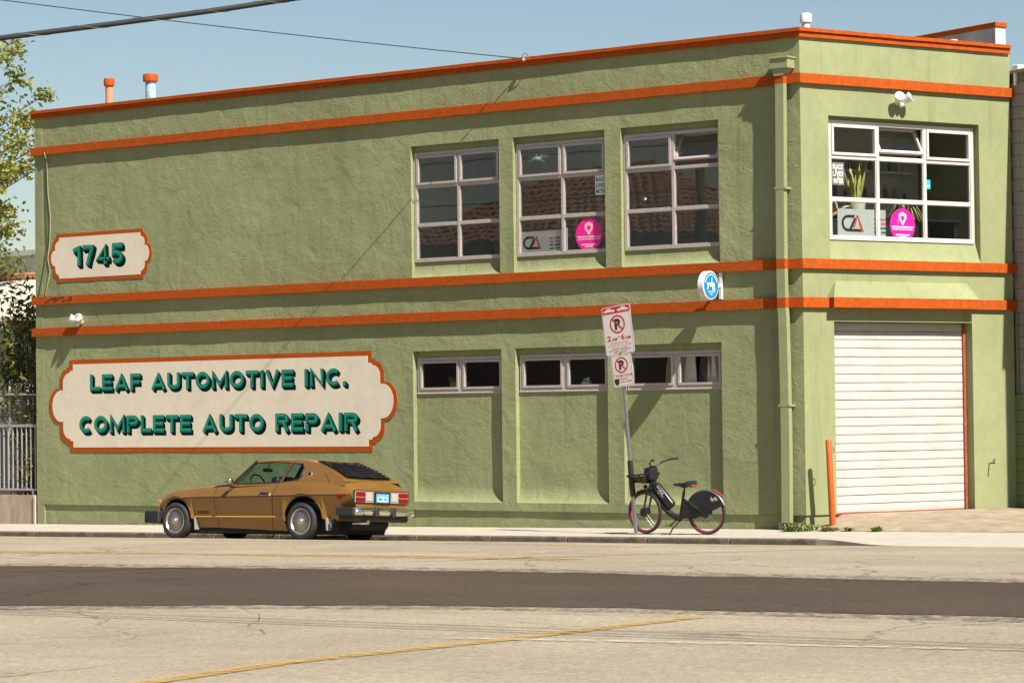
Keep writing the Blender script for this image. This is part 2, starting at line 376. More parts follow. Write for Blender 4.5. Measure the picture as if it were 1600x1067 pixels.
for pts,w in (([(-4,-22.0),(2.66,-19.25),(5,-18.25),(7.51,-17.66),(12.34,-17.36),(20,-17.0)],.05),([(-4,-22.4),(3.1,-19.6),(6,-18.35),(8.2,-17.95),(12.6,-17.75),(20,-17.5)],.035),
              ([(4.93,-18.37),(5.7,-18.9),(6.25,-19.56),(6.7,-20.1),(7.03,-20.38),(7.3,-20.6),(7.36,-20.93),(7.1,-21.5)],.016),
              ([(-9,-9.2),(-4,-8.8),(2,-9.0),(9,-9.4)],.03),([(-2,-12.2),(2,-11.9),(7,-12.0),(10,-12.2)],.02)):
    pts2=[]; w*=.7
    for k in range(len(pts)-1):
        for j in range(8):
            f=j/8; x=pts[k][0]+(pts[k+1][0]-pts[k][0])*f; y=pts[k][1]+(pts[k+1][1]-pts[k][1])*f
            pts2.append((x+.06*noise.noise((x*2.3,y*2.1,3)),y+.10*noise.noise((x*1.9,y*2.3,8))))
    line('tar_seam',pts2+[pts[-1]],w,M_TAR,.010,nx=len(pts2)*2)

# sidewalk: a bed, concrete slabs in two rows and kerb stones
def plane_z(x0,x1,y0,y1,dz): return [(x0,y0,sz(x0,y0)+dz),(x1,y0,sz(x1,y0)+dz),(x1,y1,sz(x1,y1)+dz),(x0,y1,sz(x0,y1)+dz)]
mb=MB(); T=plane_z(-60,1.45,-2.0,.03,-.014); Bt=[(p[0],p[1],-1.0) for p in T]
mb.v+=T+Bt; mb.f+=[(0,1,2,3),(7,6,5,4)]+[(k,4+k,4+(k+1)%4,(k+1)%4) for k in range(4)]
side=mb.build('sidewalk',pm('joint mortar',(.24,.2,.15),.95,var=.2),kind='structure')
slab=MB().bbox(-.743,.743,-.493,.493,-.08,0,.008).mesh('slab',M_CONC)
kst=MB().bbox(-.748,.748,-.085,.085,-.30,.0,.022,2).mesh('kerb_stone',M_KERB)
TILT=Matrix(((1,0,0),(0,1,0),(SL,.02,1))).to_4x4()
nrm=Vector((-SL,-.02,1)).normalized(); QT=_z.rotation_difference(nrm)
for k in range(30):
    x=1.45-.75-1.5*k
    for j in range(2):
        o=bpy.data.objects.new('slab',slab); COL.objects.link(o); o.parent=side
        y=-.49-j*.995; o.location=(x,y,sz(x,y)+.003*noise.noise((k*1.7,j*2.2,1))); o.rotation_mode='QUATERNION'; o.rotation_quaternion=QT
    o=bpy.data.objects.new('kerb_stone',kst); COL.objects.link(o); o.parent=side
    o.location=(x,-2.085,sz(x,-2.085)+.004*noise.noise((k*2.3,1,1))); o.rotation_mode='QUATERNION'; o.rotation_quaternion=QT
# apron where the kerb drops for the garage, with its ramped end stone
rows=[]
for a in range(48):
    x=1.453+a*.5 if a>8 else 1.453+a*.25
    t=min(1,max(0,(x-1.453)/1.9)); t=t*t*(3-2*t)
    ye=-2.165-.75*t; ztop=sz(x,-.3)+.001; zc=sz(x,-2.165); ze=zc*(1-t)+(rz(x,ye)+.012)*t
    rows.append([(x,.6,ztop+.01),(x,-.3,ztop)]+[(x,-.3+(ye+.3)*f,ztop+(ze-ztop)*(f if t>0.5 else f)) for f in (.25,.5,.75,.93,1)]+[(x,ye-.006,rz(x,ye)-.2)])
MB().grid(rows).build('driveway_apron',M_CONC,smooth=40,kind='structure')
def bpt(s,o=0.): v=WALLB@Vector((s,-o,0)); return v
rows=[]
for a in range(61):
    u=a/60; s=-.02+u*9.0; w=bpt(s); fx=.02+u*11; row=[]
    zw=-.012+.21*min(1,max(0,(s-.15)/.6))**1.0
    for b in range(21):
        f=b/20; x=fx+(w.x-fx)*f; y=-.33+(w.y+.33)*f
        g=f**.8; z=(sz(fx,-.33)+.006)*(1-g)+zw*g+(.010*noise.noise((x*3,y*3,2))+.012*noise.noise((x*.9,y*.9,4)))*min(1,f*8)*min(1,(1-f)*8+.25)
        row.append((x,y,z))
    rows.append(row)
MB().grid(rows).build('driveway',M_DIRT,smooth=180,kind='structure')
# ------------------------------------------------------------------ the green building
BLD=thing('repair_shop_building','two-storey green stucco repair shop with orange bands and white roller door','building')
def frange(a,b,step):
    n=max(1,int(math.ceil((b-a)/step))); return [a+(b-a)*k/n for k in range(n+1)]
def breaks(a,b,pts,step):
    pts=sorted(set([a,b]+[p for p in pts if a<p<b])); out=[]
    for k in range(len(pts)-1): out+=frange(pts[k],pts[k+1],step)[:-1]
    return out+[b]
def skin(mb,s0,s1,z0,z1,openings,amp,seed,y=0.,step=.07):
    xs=breaks(s0,s1,[o[k] for o in openings for k in (0,1)],step); zs=breaks(z0,z1,[o[k] for o in openings for k in (2,3)],step)
    i=len(mb.v)
    for z in zs:
        for x in xs:
            e=min([min(abs(x-s0),abs(x-s1))]+[max(max(o[0]-x,x-o[1]),max(o[2]-z,z-o[3])) for o in openings]+[.25])
            f=min(1,max(0,e/.25))
            h=(noise.noise((x*.55,z*.9,seed))*.5+noise.noise((x*1.9,z*2.6,seed+7))*.35+noise.noise((x*6,z*7,seed+3))*.22)
            mb.v.append((x,y+amp*f*max(0,.55+h),z))
    n=len(xs)
    for a in range(len(zs)-1):
        zc=(zs[a]+zs[a+1])/2
        for b in range(n-1):
            xc=(xs[b]+xs[b+1])/2
            if any(o[0]<xc<o[1] and o[2]<zc<o[3] for o in openings): continue
            mb.f.append((i+a*n+b,i+a*n+b+1,i+(a+1)*n+b+1,i+(a+1)*n+b))
XL=-17.28
UP=[(-7.86,-5.935),(-5.64,-3.745),(-3.43,-1.525)]     # bays of the long front
UZ=(4.215,6.50); LZ=(.34,2.94)
def bay(mb,x0,x1,z0,z1,d,wz0,wz1,cove):
    """recess with jambs, head, back panel round the window and a coved sill that runs out to the wall face"""
    D=.17
    mb.poly([(x0,0,z0),(x0,D,z0),(x0,D,z1),(x0,0,z1)]); mb.poly([(x1,0,z0),(x1,0,z1),(x1,D,z1),(x1,D,z0)])
    mb.poly([(x0,0,z1),(x0,D,z1),(x1,D,z1),(x1,0,z1)])
    mb.grid([[(x0,d,wz1-.03),(x1,d,wz1-.03)],[(x0,d,z1),(x1,d,z1)]])
    rows=[]
    for k in range(9):
        t=k/8; z=z0+(cove-z0)*t; yy=d*(1-(1-t)**2)**.8 if t>0 else 0.
        rows.append([(x,yy+.003*noise.noise((x*4,z*4,2))*(1 if 0<k<8 else 0),z) for x in frange(x0,x1,.1)])
    if wz0>cove+.01:
        for z in frange(cove,wz0+.02,.1)[1:]: rows.append([(x,d+.004*noise.noise((x*2,z*2.6,2)),z) for x in frange(x0,x1,.1)])
    mb.grid(rows)
    mb.poly([(x0,d,wz0+.02),(x1,d,wz0+.02),(x1,D,wz0+.02),(x0,D,wz0+.02)])
wa=MB()
ops=[(a,b,*UZ) for a,b in UP]+[(a,b,*LZ) for a,b in UP]
skin(wa,XL,0,.2,7.72,ops,.012,1.3)
for a,b in UP:
    bay(wa,a,b,*UZ,.10,4.485,6.385,4.47); bay(wa,a,b,*LZ,.10,2.21,2.82,.62)
wa.build('long_wall',M_ST,BLD,smooth=35)
pl=MB(); skin(pl,XL+.035,-.021,-.6,.2,[],.012,5.,y=.03,step=.06); pl.box(XL,0,.001,.06,.199,.203)
pl.build('plinth',M_ST,BLD,smooth=50)
wb=MB(); DR=(.62,3.535,-.2,3.23); BW=(.565,3.75,4.215,6.48)
skin(wb,0,4.46,.2,7.72,[(DR[0],DR[1],.2,DR[3]),BW],.003,9.1)
x0,x1,z0,z1=BW; D=.2; d=.125
wb.poly([(x0,0,z0),(x0,D,z0),(x0,D,z1),(x0,0,z1)]); wb.poly([(x1,0,z0),(x1,0,z1),(x1,D,z1),(x1,D,z0)]); wb.poly([(x0,0,z1),(x0,D,z1),(x1,D,z1),(x1,0,z1)])
wb.grid([[(x0,d,6.40),(x1,d,6.40)],[(x0,d,z1),(x1,d,z1)]])
wb.poly([(x0,d,4.5),(x0+.085,d,4.5),(x0+.085,d,6.41),(x0,d,6.41)]); wb.poly([(x1-.045,d,4.5),(x1,d,4.5),(x1,d,6.41),(x1-.045,d,6.41)])
wb.grid([[(x,d*(t**.8),z0+(4.53-z0)*t) for x in frange(x0,x1,.2)] for t in (0,.15,.3,.45,.6,.8,1)])
wb.poly([(x0,d,4.53),(x1,d,4.53),(x1,D,4.53),(x0,D,4.53)])
x0,x1,z0,z1=DR; D=.3
wb.poly([(x0,0,z0),(x0,D,z0),(x0,D,z1),(x0,0,z1)]); wb.poly([(x1,0,z0),(x1,0,z1),(x1,D,z1),(x1,D,z0)]); wb.poly([(x0,0,z1),(x0,D,z1),(x1,D,z1),(x1,0,z1)])
wb.xf(WALLB).build('short_wall',M_STB,BLD,smooth=35)
pl=MB(); skin(pl,.021,DR[0]-.0,-.6,.2,[],.006,6.,y=.03,step=.08); pl.box(0,DR[0],.001,.06,.199,.203)
pl.xf(WALLB).build('plinth',M_STB,BLD,smooth=50)
pl=MB(); skin(pl,DR[1],4.46,-.6,.2,[],.006,6.,y=.03,step=.08); pl.box(DR[1],4.46,.001,.06,.199,.203)
pl.xf(WALLB).build('plinth',M_STB,BLD,smooth=50)
# body behind the fronts: side, rear and inner walls, floors and flat roof
E_=bpt(4.46); B1=bpt(4.46,-6.0)
mb=MB(); mb.box(XL+.002,XL+.2,.002,6.2,-.6,7.70); mb.build('side_wall',M_ST,BLD)
mb=MB(); mb.box(XL+.2,B1.x,6.2,6.4,-.6,7.70); mb.build('rear_wall',M_ST,BLD)
mb=MB(); mb.box(4.26,4.459,.002,6.1,-.6,7.70); mb.xf(WALLB).build('side_wall',M_ST,BLD)
plan=[(XL+.15,.16),(-.15,.16),tuple((WALLB@Vector((.1,.21,0))).xy),tuple((WALLB@Vector((4.3,.21,0))).xy),tuple((WALLB@Vector((4.3,6.0,0))).xy),(XL+.15,6.25)]
MB().prism(plan,7.40,7.50).build('roof',pm('roof felt',(.3,.29,.27),.9,var=.15),BLD)
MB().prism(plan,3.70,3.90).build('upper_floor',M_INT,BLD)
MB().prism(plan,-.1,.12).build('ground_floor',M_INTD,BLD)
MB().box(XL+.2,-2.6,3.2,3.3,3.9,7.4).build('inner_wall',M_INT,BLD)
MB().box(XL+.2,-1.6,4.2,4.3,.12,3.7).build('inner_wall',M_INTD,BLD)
MB().box(-8.6,-8.5,.2,3.2,3.9,7.4).build('inner_wall',M_INT,BLD)
mb=MB().box(.25,4.2,2.0,2.1,3.9,7.4); mb.xf(WALLB).build('inner_wall',M_INT,BLD)

def band(name,s0,s1,z0,z1,out,M,mat,miter0=0.,miter1=0.,seed=0.,parent=BLD,wob=.004):
    """moulding run along a wall; ends may be mitred"""
    rows=[]; n=max(2,int((s1-s0)/.12))
    for k in range(n+1):
        t=k/n; f=min(1,min(t,1-t)*n/4); s=s0+(s1-s0)*t
        a=wob*f*noise.noise((s*1.7,z0,seed)); b=wob*f*noise.noise((s*2.1,z1,seed+3)); c=wob*f*noise.noise((s*1.3,z0*3,seed+6))
        so=s+(miter0 if k==0 else 0)+(miter1 if k==n else 0)
        rows.append([(s,.012,z0+a),(so,-out+c,z0+a),(so,-out+c,z1+b),(s,.012,z1+b)])
    mb=MB().grid(rows,True); i=len(mb.v)
    mb.f.append((0,1,2,3)); mb.f.append((i-4,i-3,i-2,i-1)[::-1])
    return mb.xf(M).build(name,mat,parent,smooth=30)
I4=Matrix.Identity(4)
for z0,z1,nm in ((6.96,7.112,1),(4.055,4.21,2),(3.445,3.602,3)):
    band('orange_band',XL-.05,-.007,z0,z1,.066,I4,M_OR,0,.053,nm)
    if nm<3: band('orange_band',.007,4.50,z0,z1,.066,WALLB,M_OR,-.053,0,nm+5)
band('orange_band',.007,.474,3.445,3.602,.066,WALLB,M_OR,-.053,0,11)
band('orange_band',3.536,4.50,3.445,3.602,.066,WALLB,M_OR,0,0,12)
band('orange_band',.475,3.535,3.445,3.602,.185,WALLB,M_OR,0,0,13,wob=.002)
hd=MB()
a,b,zt,zb=.476,3.534,3.875,3.603
hd.grid([[(a,-.183,zb),(b,-.183,zb)],[(a+.19,.004,zt),(b-.10,.004,zt)]]); hd.poly([(a,-.183,zb),(a+.19,.004,zt),(a,.004,zb)]); hd.poly([(b,-.183,zb),(b,.004,zb),(b-.10,.004,zt)])
hd.xf(WALLB).build('door_hood',M_STB,BLD)
for z0,z1,o,w in ((7.683,7.768,.045,1.),(7.770,7.828,.078,2.)):
    band('coping',XL-.06,-.007,z0,z1,o,I4,M_OR,0,o*.7+.006,20+w); band('coping',.007,4.44,z0,z1,o,WALLB,M_OR,-o*.7-.006,0,26+w)
mb=MB().box(XL,0,.012,.2,7.7,7.82); mb.build('parapet_top',M_OR,BLD)
mb=MB().box(.05,4.44,.012,.2,7.7,7.815); mb.xf(WALLB).build('parapet_top',M_OR,BLD)
# taller party-wall parapet with its own orange cap
M_PAR=pm('shaded parapet render',(.36,.33,.31),.9,var=.15,vscale=3,bump=.004,bscale=30)  # grey tone paints in the unlit side of the parapet
M_PARW=pm('sunlit parapet render',(.78,.75,.69),.8,var=.05)  # paler copy paints in sunlight on the parapet end
mb=MB().box(4.45,4.66,.32,7.5,7.0,8.17); pp=mb.xf(WALLB).build('parapet_wall',M_PAR,BLD)
MB().box(4.447,4.662,.30,.32,7.0,8.17).xf(WALLB).build('end_render',M_PARW,pp)
MB().bbox(4.42,4.69,.27,2.6,8.172,8.26,.01).xf(WALLB).build('cap',M_OR,pp)
MB().bbox(4.42,4.69,2.6,7.5,8.172,8.25,.01).xf(WALLB).build('cap',pm('blue weathered paint',(.16,.27,.33),.7,var=.4,vscale=9),pp)
mb=MB(); mb.lathe([(.16,0),(.17,.12),(.12,.2),(.05,.25)],Matrix.Translation((4.15,1.0,7.78)),14); mb.xf(WALLB).build('roof_ventilator',M_WHITEP,BLD,smooth=50)

# ---------------- windows
def bars(mb,rects,y0,y1):
    for r in rects: mb.box(r[0],r[1],y0,y1,r[2],r[3])
def ring(x0,x1,z0,z1,w): return [(x0,x1,z1-w,z1),(x0,x1,z0,z0+w),(x0,x0+w,z0+w,z1-w),(x1-w,x1,z0+w,z1-w)]
def window(x0,x1,z0,z1,cols,rows_,M,mat,yf,sash_top=True,open_cell=None,ow=.055,mw=.05,all_sash=False):
    """steel window: frame mesh with panes (and opening sashes) as its pieces. rows_ from top to bottom as z lines"""
    D=.075; mb=MB(); bars(mb,ring(x0,x1,z0,z1,ow),yf,yf+D)
    cx=[x0]+cols+[x1]; rzs=[z1]+rows_+[z0]
    for c in cols: mb.box(c-mw/2,c+mw/2,yf+.004,yf+D-.004,z0+ow,z1-ow)
    for k,rw in enumerate(rows_):
        for i in range(len(cx)-1):
            a=cx[i]+(ow if i==0 else mw/2); b=cx[i+1]-(ow if i==len(cx)-2 else mw/2)
            mb.box(a,b,yf+.008,yf+D-.008,rw-mw/2,rw+mw/2)
    win=mb.xf(M).build('window',mat,BLD)
    for i in range(len(cx)-1):
        for k in range(len(rzs)-1):
            a=cx[i]+(ow if i==0 else mw/2); b=cx[i+1]-(ow if i==len(cx)-2 else mw/2)
            t=rzs[k]-(ow if k==0 else mw/2); u=rzs[k+1]+(ow if k==len(rzs)-2 else mw/2)
            if (k==0 and sash_top) or all_sash:
                sb=MB(); g=.004; w=.04
                bars(sb,ring(a+g,b-g,u+g,t-g,w),yf-.012,yf+.045)
                pb=MB().box(a+g+w,b-g-w,yf+.016,yf+.021,u+g+w,t-g-w)
                if open_cell==(i,k):
                    up_=.085; T=Matrix.Translation((0,yf+.02,u+up_))@Matrix.Rotation(R(-27),4,'X')@Matrix.Translation((0,-yf-.02,-u))
                    T=T@Matrix.Translation((0,0,0)); sb.xf(T); pb.xf(T)
                    sb.tube([(a+.02,yf+.03,u+.30),(a+.02,yf+.20,u+.22),(a+.02,yf+.04,u+.06)],.008,5); sb.tube([(b-.02,yf+.03,u+.30),(b-.02,yf+.20,u+.22),(b-.02,yf+.04,u+.06)],.008,5)
                sb.xf(M).build('sash',mat,win); pb.xf(M).build('pane',M_GLASS,win)
            else:
                bd=MB(); bars(bd,ring(a,b,u,t,.012),yf+.02,yf+.036); bd.xf(M).build('glazing_bead',mat,win)
                MB().box(a+.001,b-.001,yf+.04,yf+.045,u+.001,t-.001).xf(M).build('pane',M_GLASS,win)
    return win
WU=[];WLW=[]
for k,(a,b) in enumerate(UP):
    m=(a+b)/2+.02
    WU.append(window(a+.012,b-.006,4.485,6.385,[m],[5.795,5.125],I4,M_FRAME,.075,open_cell=(1,0) if k==2 else None))
    WLW.append(window(a+.03,b-.006,2.21,2.825,[m],[],I4,M_FRAME,.088,all_sash=True,sash_top=False,mw=.085))
    s=MB().bbox(a+.02,b-.01,.078,.13,2.195,2.222,.006).build('sill',M_FRAME,WLW[-1])
WBN=window(.64,3.71,4.53,6.425,[1.665,2.665],[5.845,5.17],WALLB,M_FRAMEW,.10,sash_top=False,open_cell=None,ow=.06,mw=.055)
# top row of the short front: the middle light hangs open
for i,(a,b) in enumerate(((.70,1.6375),(1.6925,2.6375),(2.6925,3.65))):
    sb=MB(); w=.042; bars(sb,ring(a+.004,b-.004,5.876,6.36,w),.085,.14)
    if i==1:
        T=Matrix.Translation((0,.12,5.876+.07))@Matrix.Rotation(R(-27),4,'X')@Matrix.Translation((0,-.12,-5.876)); sb.xf(T)
        pb=MB().box(a+.05,b-.05,.112,.117,5.92,6.32).xf(T).xf(WALLB).build('pane',M_GLASS,WBN)
    sb.xf(WALLB).build('sash',M_FRAMEW,WBN)
for o in list(WBN.children):
    if o.name.startswith('pane') and o.data.vertices:
        c=sum((v.co for v in o.data.vertices),Vector())/len(o.data.vertices); l=WALLB.inverted()@c
        if 1.7<l.x<2.6 and l.z>5.9 and max(v.co.z for v in o.data.vertices)>6.35: bpy.data.objects.remove(o)

# ---------------- roller door
M_SLAT=pm('white roller slat',(.42,.40,.36),.6,spec=.2,var=.07,vscale=3,dirt=(.34,.27,.2),dscale=2.6,damt=.45,bump=.0012,bscale=25)
M_RUST=pm('rusty red rail',(.28,.06,.025),.7,var=.3,vscale=12)
rd=MB(); rd.box(DR[0]+.002,DR[0]+.10,.16,.28,.12,3.228); 
DOOR=rd.xf(WALLB).build('roller_door',M_RUST,BLD)
MB().box(DR[1]-.055,DR[1]-.002,.16,.28,.12,3.228).xf(WALLB).build('guide_rail',M_RUST,DOOR)
pt=.1374
prof_=[(.0,.004),(.0,.118),(.004,.126),(.014,.130),(.022,.1345),(.03,.1374),(.03,0.),(.014,-.0015)]
for k in range(22):
    z=.205+pt*k; sag=.004*noise.noise((k*.9,2,2)); rows=[]
    for j in range(13):
        t=j/12; x=DR[0]+.06+(DR[1]-DR[0]-.10)*t; wv=.006*noise.noise((x*1.3,k*.8,4))
        rows.append([(x,.195+y+wv*.6,z+zz+wv+sag*math.sin(math.pi*t)) for y,zz in prof_])
    mb=MB().grid(rows,True); n=len(mb.v); mb.f.append(tuple(range(8))); mb.f.append(tuple(range(n-8,n))[::-1])
    mb.xf(WALLB).build('slat',M_SLAT,DOOR,smooth=40)
MB().box(DR[0]+.06,DR[1]-.05,.235,.25,.1,3.228).xf(WALLB).build('curtain_backing',pm('slat groove',(.16,.08,.05),.8),DOOR)
MB().bbox(DR[0]+.06,DR[1]-.045,.185,.225,.165,.207,.006).xf(WALLB).build('bottom_rail',M_RUST,DOOR)

# ---------------- rainwater pipe with hopper
M_PIPE=pm('green pipe paint',GREEN,.5,var=.08,vscale=6)
def pipeX(z): return -.285+.012*math.sin(z*1.1)
segs=[(.09,3.30),(3.30,3.444),(3.444,3.603),(3.603,4.054),(4.054,4.211),(4.211,6.959),(6.959,7.113),(7.113,7.19)]
RP=None
for z0,z1 in segs:
    org=(z0,z1) in (segs[2],segs[4],segs[6]); e=.0015 if org else 0
    rows=[]
    for z in frange(z0,z1,.25):
        x=pipeX(z); jo=.012 if z<3.31 else 0
        rows.append([(x-.075-e+jo,-.072+e,z),(x-.075-e+jo,-.172-e,z),(x+.075+e+jo,-.172-e,z),(x+.075+e+jo,-.072+e,z)])
    mb=MB().grid(rows,True); n=len(mb.v); mb.f.append((0,1,2,3)); mb.f.append((n-4,n-3,n-2,n-1)[::-1])
    o=mb.build('rainwater_pipe' if RP is None else ('painted_band' if org else 'pipe_length'),M_OR if org else M_PIPE,BLD if RP is None else RP)
    if RP is None: RP=o
MB().bbox(-.42,-.09,-.215,.002,7.19,7.36,.006).build('hopper',M_PIPE,RP)
MB().bbox(-.44,-.07,-.235,.002,7.345,7.375,.004).build('hopper_rim',M_PIPE,RP)
MB().prism([(-.40,7.188),(-.11,7.188),(-.20,7.08),(-.36,7.08)],-.19,-.02,'y').build('hopper_outlet',M_PIPE,RP)
MB().bbox(-.37,-.17,-.185,-.05,-.06,.09,.01).build('pipe_boot',pm('rusty iron boot',(.07,.045,.035),.8,var=.4,vscale=15),RP)
for z in (1.9,5.3): MB().box(pipeX(z)-.10,pipeX(z)+.11,-.176,-.002,z,z+.035).build('pipe_strap',M_PIPE,RP)

# ---------------- roof pipes
def vent(x,y,z0,z1,r,mat,capmat,M=I4):
    mb=MB().lathe([(r,z0),(r,z1-.13)],Matrix.Translation((x,y,0)),14); o=mb.xf(M).build('roof_pipe',mat,BLD,smooth=50)
    MB().lathe([(r*1.15,z1-.15),(r*1.45,z1-.14),(r*1.45,z1-.02),(r*1.3,z1)],Matrix.Translation((x,y,0)),14).xf(M).build('pipe_cap',capmat,o,smooth=50)
vent(-16.03,.8,7.4,8.44,.072,pm('pink pipe paint',(.62,.24,.14),.6,var=.1),M_OR)
vent(-14.91,.8,7.4,8.43,.10,pm('pipe with blue spray paint',(.42,.55,.60),.5,dirt=(.02,.25,.36),dscale=9,damt=1.),M_OR)
vent(-.17,.5,7.4,8.12,.065,M_WHITEP,M_WHITEP)

# ---------------- painted signs
def cartouche(xa,xb,za,zb,e,st):
    """outline with stepped corners and bowed ends; e = reach of the bowed end, counter-clockwise seen from the street"""
    zc=(za+zb)/2; H=(zb-za)/2
    half=[(0.,1.),(0.,.845),(-.14,.845),(-.14,.80)]
    for k in range(1,7):
        t=k/6*math.pi/2; half.append((-.14-.34*math.sin(t)*1.0,.80-.24*(1-math.cos(t))))
    half+=[(-.48,.38),(-.575,.38)]
    for k in range(1,13):
        ph=math.pi/2-k/12*math.pi/2; half.append((-.575-.425*math.cos(ph),.38*math.sin(ph)))
    full=half+[(x,-z) for x,z in half[::-1][1:]]
    left=[(xa+x*e,zc+z*H) for x,z in full]            # top to bottom on the left
    right=[(xb-x*e,zc+z*H) for x,z in full[::-1]]     # bottom to top on the right
    return left+right
def sign(xa,xb,za,zb,e,w,name):
    out=cartouche(xa,xb,za,zb,e,.1)
    o=MB().prism(out,-.004,.012,'y').build(name,M_OR,BLD)
    inn=cartouche(xa+w,xb-w,za+w,zb-w,e,.1)
    MB().prism(inn,-.0075,-.001,'y').build('cream_field',M_CREAM,o)
    return o
def arc(cx,cz,rx,rz_,a0,a1,n=10): return [(cx+rx*math.cos(R(a0+(a1-a0)*k/n)),cz+rz_*math.sin(R(a0+(a1-a0)*k/n))) for k in range(n+1)]
GT=.25     # stroke of the sign-writer's letters, as a share of their height
def glyph(c,g):
    """centre lines of block capitals in a box of height 1: (width, strokes); g = half a stroke measured across"""
    h=GT/2; T=1-h; B=h
    if c=='L': return .54,[[(g,1),(g,B),(.54,B)]]
    if c=='E': return .56,[[(.56,T),(g,T),(g,B),(.56,B)],[(g,.51),(.51,.51)]]
    if c=='F': return .54,[[(.54,T),(g,T),(g,0)],[(g,.49),(.49,.49)]]
    if c=='A': return .74,[[(g,0),(.37,1-h*.9),(.74-g,0)],[(.19,.27),(.55,.27)]]
    if c=='U': return .64,[[(g,1)]+arc(.32,.34,.32-g,.34-h,180,360)+[(.64-g,1)]]
    if c=='T': return .60,[[(0,T),(.60,T)],[(.30,T),(.30,0)]]
    if c=='O': return .70,[arc(.35,.5,.35-g,.5-h,90,450,32)]
    if c=='M': return .80,[[(g,0),(g,1-h*.6),(.40,.22),(.80-g,1-h*.6),(.80-g,0)]]
    if c=='I': return 2*g,[[(g,0),(g,1)]]
    if c=='V': return .68,[[(g,1),(.34,h*.9),(.68-g,1)]]
    if c=='N': return .66,[[(g,0),(g,1-h*.6),(.66-g,h*.6),(.66-g,1)]]
    if c=='C': return .68,[arc(.35,.5,.35-g,.5-h,48,312,26)]
    if c=='.': return 2*g,[[(g,0),(g,GT)]]
    if c=='P': return .60,[[(g,0),(g,T),(.36,T)]+arc(.36,.70,.24-g,.30-h,90,-90,12)[1:-1]+[(.36,.40+h),(g,.40+h)]]
    if c=='R': return .64,[[(g,0),(g,T),(.38,T)]+arc(.38,.71,.25-g,.29-h,90,-90,12)[1:-1]+[(.38,.42+h),(g,.42+h)],[(.36,.42+h),(.64-g,0)]]
    if c=='1': return .40,[[(.02,.72),(.40-g,1-h*1.1),(.40-g,0)]]
    if c=='7': return .58,[[(0,T),(.58-g,T),(.42,.64),(.32,.35),(.25,0)]]
    if c=='4': return .66,[[(.66,.28),(g,.28),(.45,1-h*1.2),(.45,0)]]
    if c=='5': return .58,[[(.56,T),(g+.03,T),(g,.50),(.22,.585)]+arc(.29,.32,.29-g,.32-h,85,-150,16)]
    return .34,[]
def stroke(mb,pts,w,y):
    """a polyline thickened with mitred joints"""
    P=[Vector(p) for p in pts]; closed=(P[0]-P[-1]).length<1e-4; n=len(P); a=[];b=[]
    for k in range(n):
        if closed: d1=(P[k]-P[k-1 if k else n-2]).normalized(); d2=(P[k+1 if k<n-1 else 1]-P[k]).normalized()
        else:
            d1=(P[k]-P[k-1]).normalized() if k else (P[1]-P[0]).normalized(); d2=(P[k+1]-P[k]).normalized() if k<n-1 else d1
        n1=Vector((-d1.y,d1.x)); m=n1+Vector((-d2.y,d2.x)); m=m.normalized() if m.length>1e-4 else n1
        q=m*(w/2/max(.72,m.dot(n1))); a.append(P[k]+q); b.append(P[k]-q)
    mb.grid([[(a[k].x,y,a[k].y),(b[k].x,y,b[k].y)] for k in range(n)])
def letters(par,txt,x0,x1,z0,z1,sh):
    """sign-writer's block letters: dark block shade, teal face, pale inline"""
    gap=.10; H=z1-z0; tot=sum((glyph(c,.07)[0] if c!=' ' else .34) for c in txt)+gap*(len(txt)-1); kx=(x1-x0)/tot; x=x0; g=GT*H/2/kx; wd=GT*H
    for c in txt:
        if c==' ': x+=(.34+gap)*kx; continue
        w,st=glyph(c,g); jx=random.uniform(-.004,.004)
        f=lambda p,dx=0,dz=0:(x+jx+p[0]*kx+dx,z0+p[1]*H+dz)
        ma=MB(); mb=MB(); mc=MB()
        for i,s_ in enumerate(st):
            for k in range(8):
                t=sh*(k+1)/8; stroke(ma,[f(p,t,-t) for p in s_],wd*1.06,-.0080-.00012*(8-k)-.00005*i)
            stroke(mb,[f(p) for p in s_],wd,-.0095-.0002*i)
            stroke(mc,[f(p,-wd*.12,wd*.10) for p in s_],wd*.11,-.0105-.0002*i)
        o=mb.build('letter',M_TEAL,par); ma.build('letter_shade',M_TEALD,par); mc.build('letter_inline',M_TEALL,par)
        x+=((glyph(c,.07)[0])+gap)*kx
s1=sign(-16.345,-8.79,1.21,2.972,.57,.085,'painted_sign')
s1['label']='long cream painted sign with teal letters LEAF AUTOMOTIVE INC.'
letters(s1,'LEAF AUTOMOTIVE INC.',-15.79,-9.385,2.372,2.682,.058)
letters(s1,'COMPLETE AUTO REPAIR',-16.09,-9.105,1.572,1.895,.058)
s2=sign(-16.68,-14.355,4.475,5.405,.225,.07,'painted_sign')
s2['label']='small cream painted sign with teal number 1745'
letters(s2,'1745',-16.23,-14.88,4.775,5.165,.07)
# sprayed scribbles
M_SPRAY=pm('black spray paint',(.03,.025,.02),.7)
for pts,M,nm in (([(-16.95,4.08),(-16.8,4.15),(-16.62,4.18),(-16.72,4.1),(-16.55,4.17),(-16.42,4.19),(-16.47,4.09),(-16.38,4.13)],Matrix.Translation((0,-.0705,0)),1),
              ([(-16.30,4.17),(-16.22,4.19),(-16.2,4.13),(-16.28,4.13),(-16.33,4.09)],Matrix.Translation((0,-.0705,0)),2),
              ([(3.83,.72),(3.85,.86),(3.86,.93),(3.93,.945),(3.99,.93),(3.95,.98),(4.0,1.0)],WALLB@Matrix.Translation((0,-.003,0)),3)):
    mb=MB(); mb.tube([(x,0,z) for x,z in pts],.011,5); mb.v=[(v[0],v[1]*.1,v[2]) for v in mb.v]; mb.xf(M).build('graffiti',M_SPRAY,BLD)

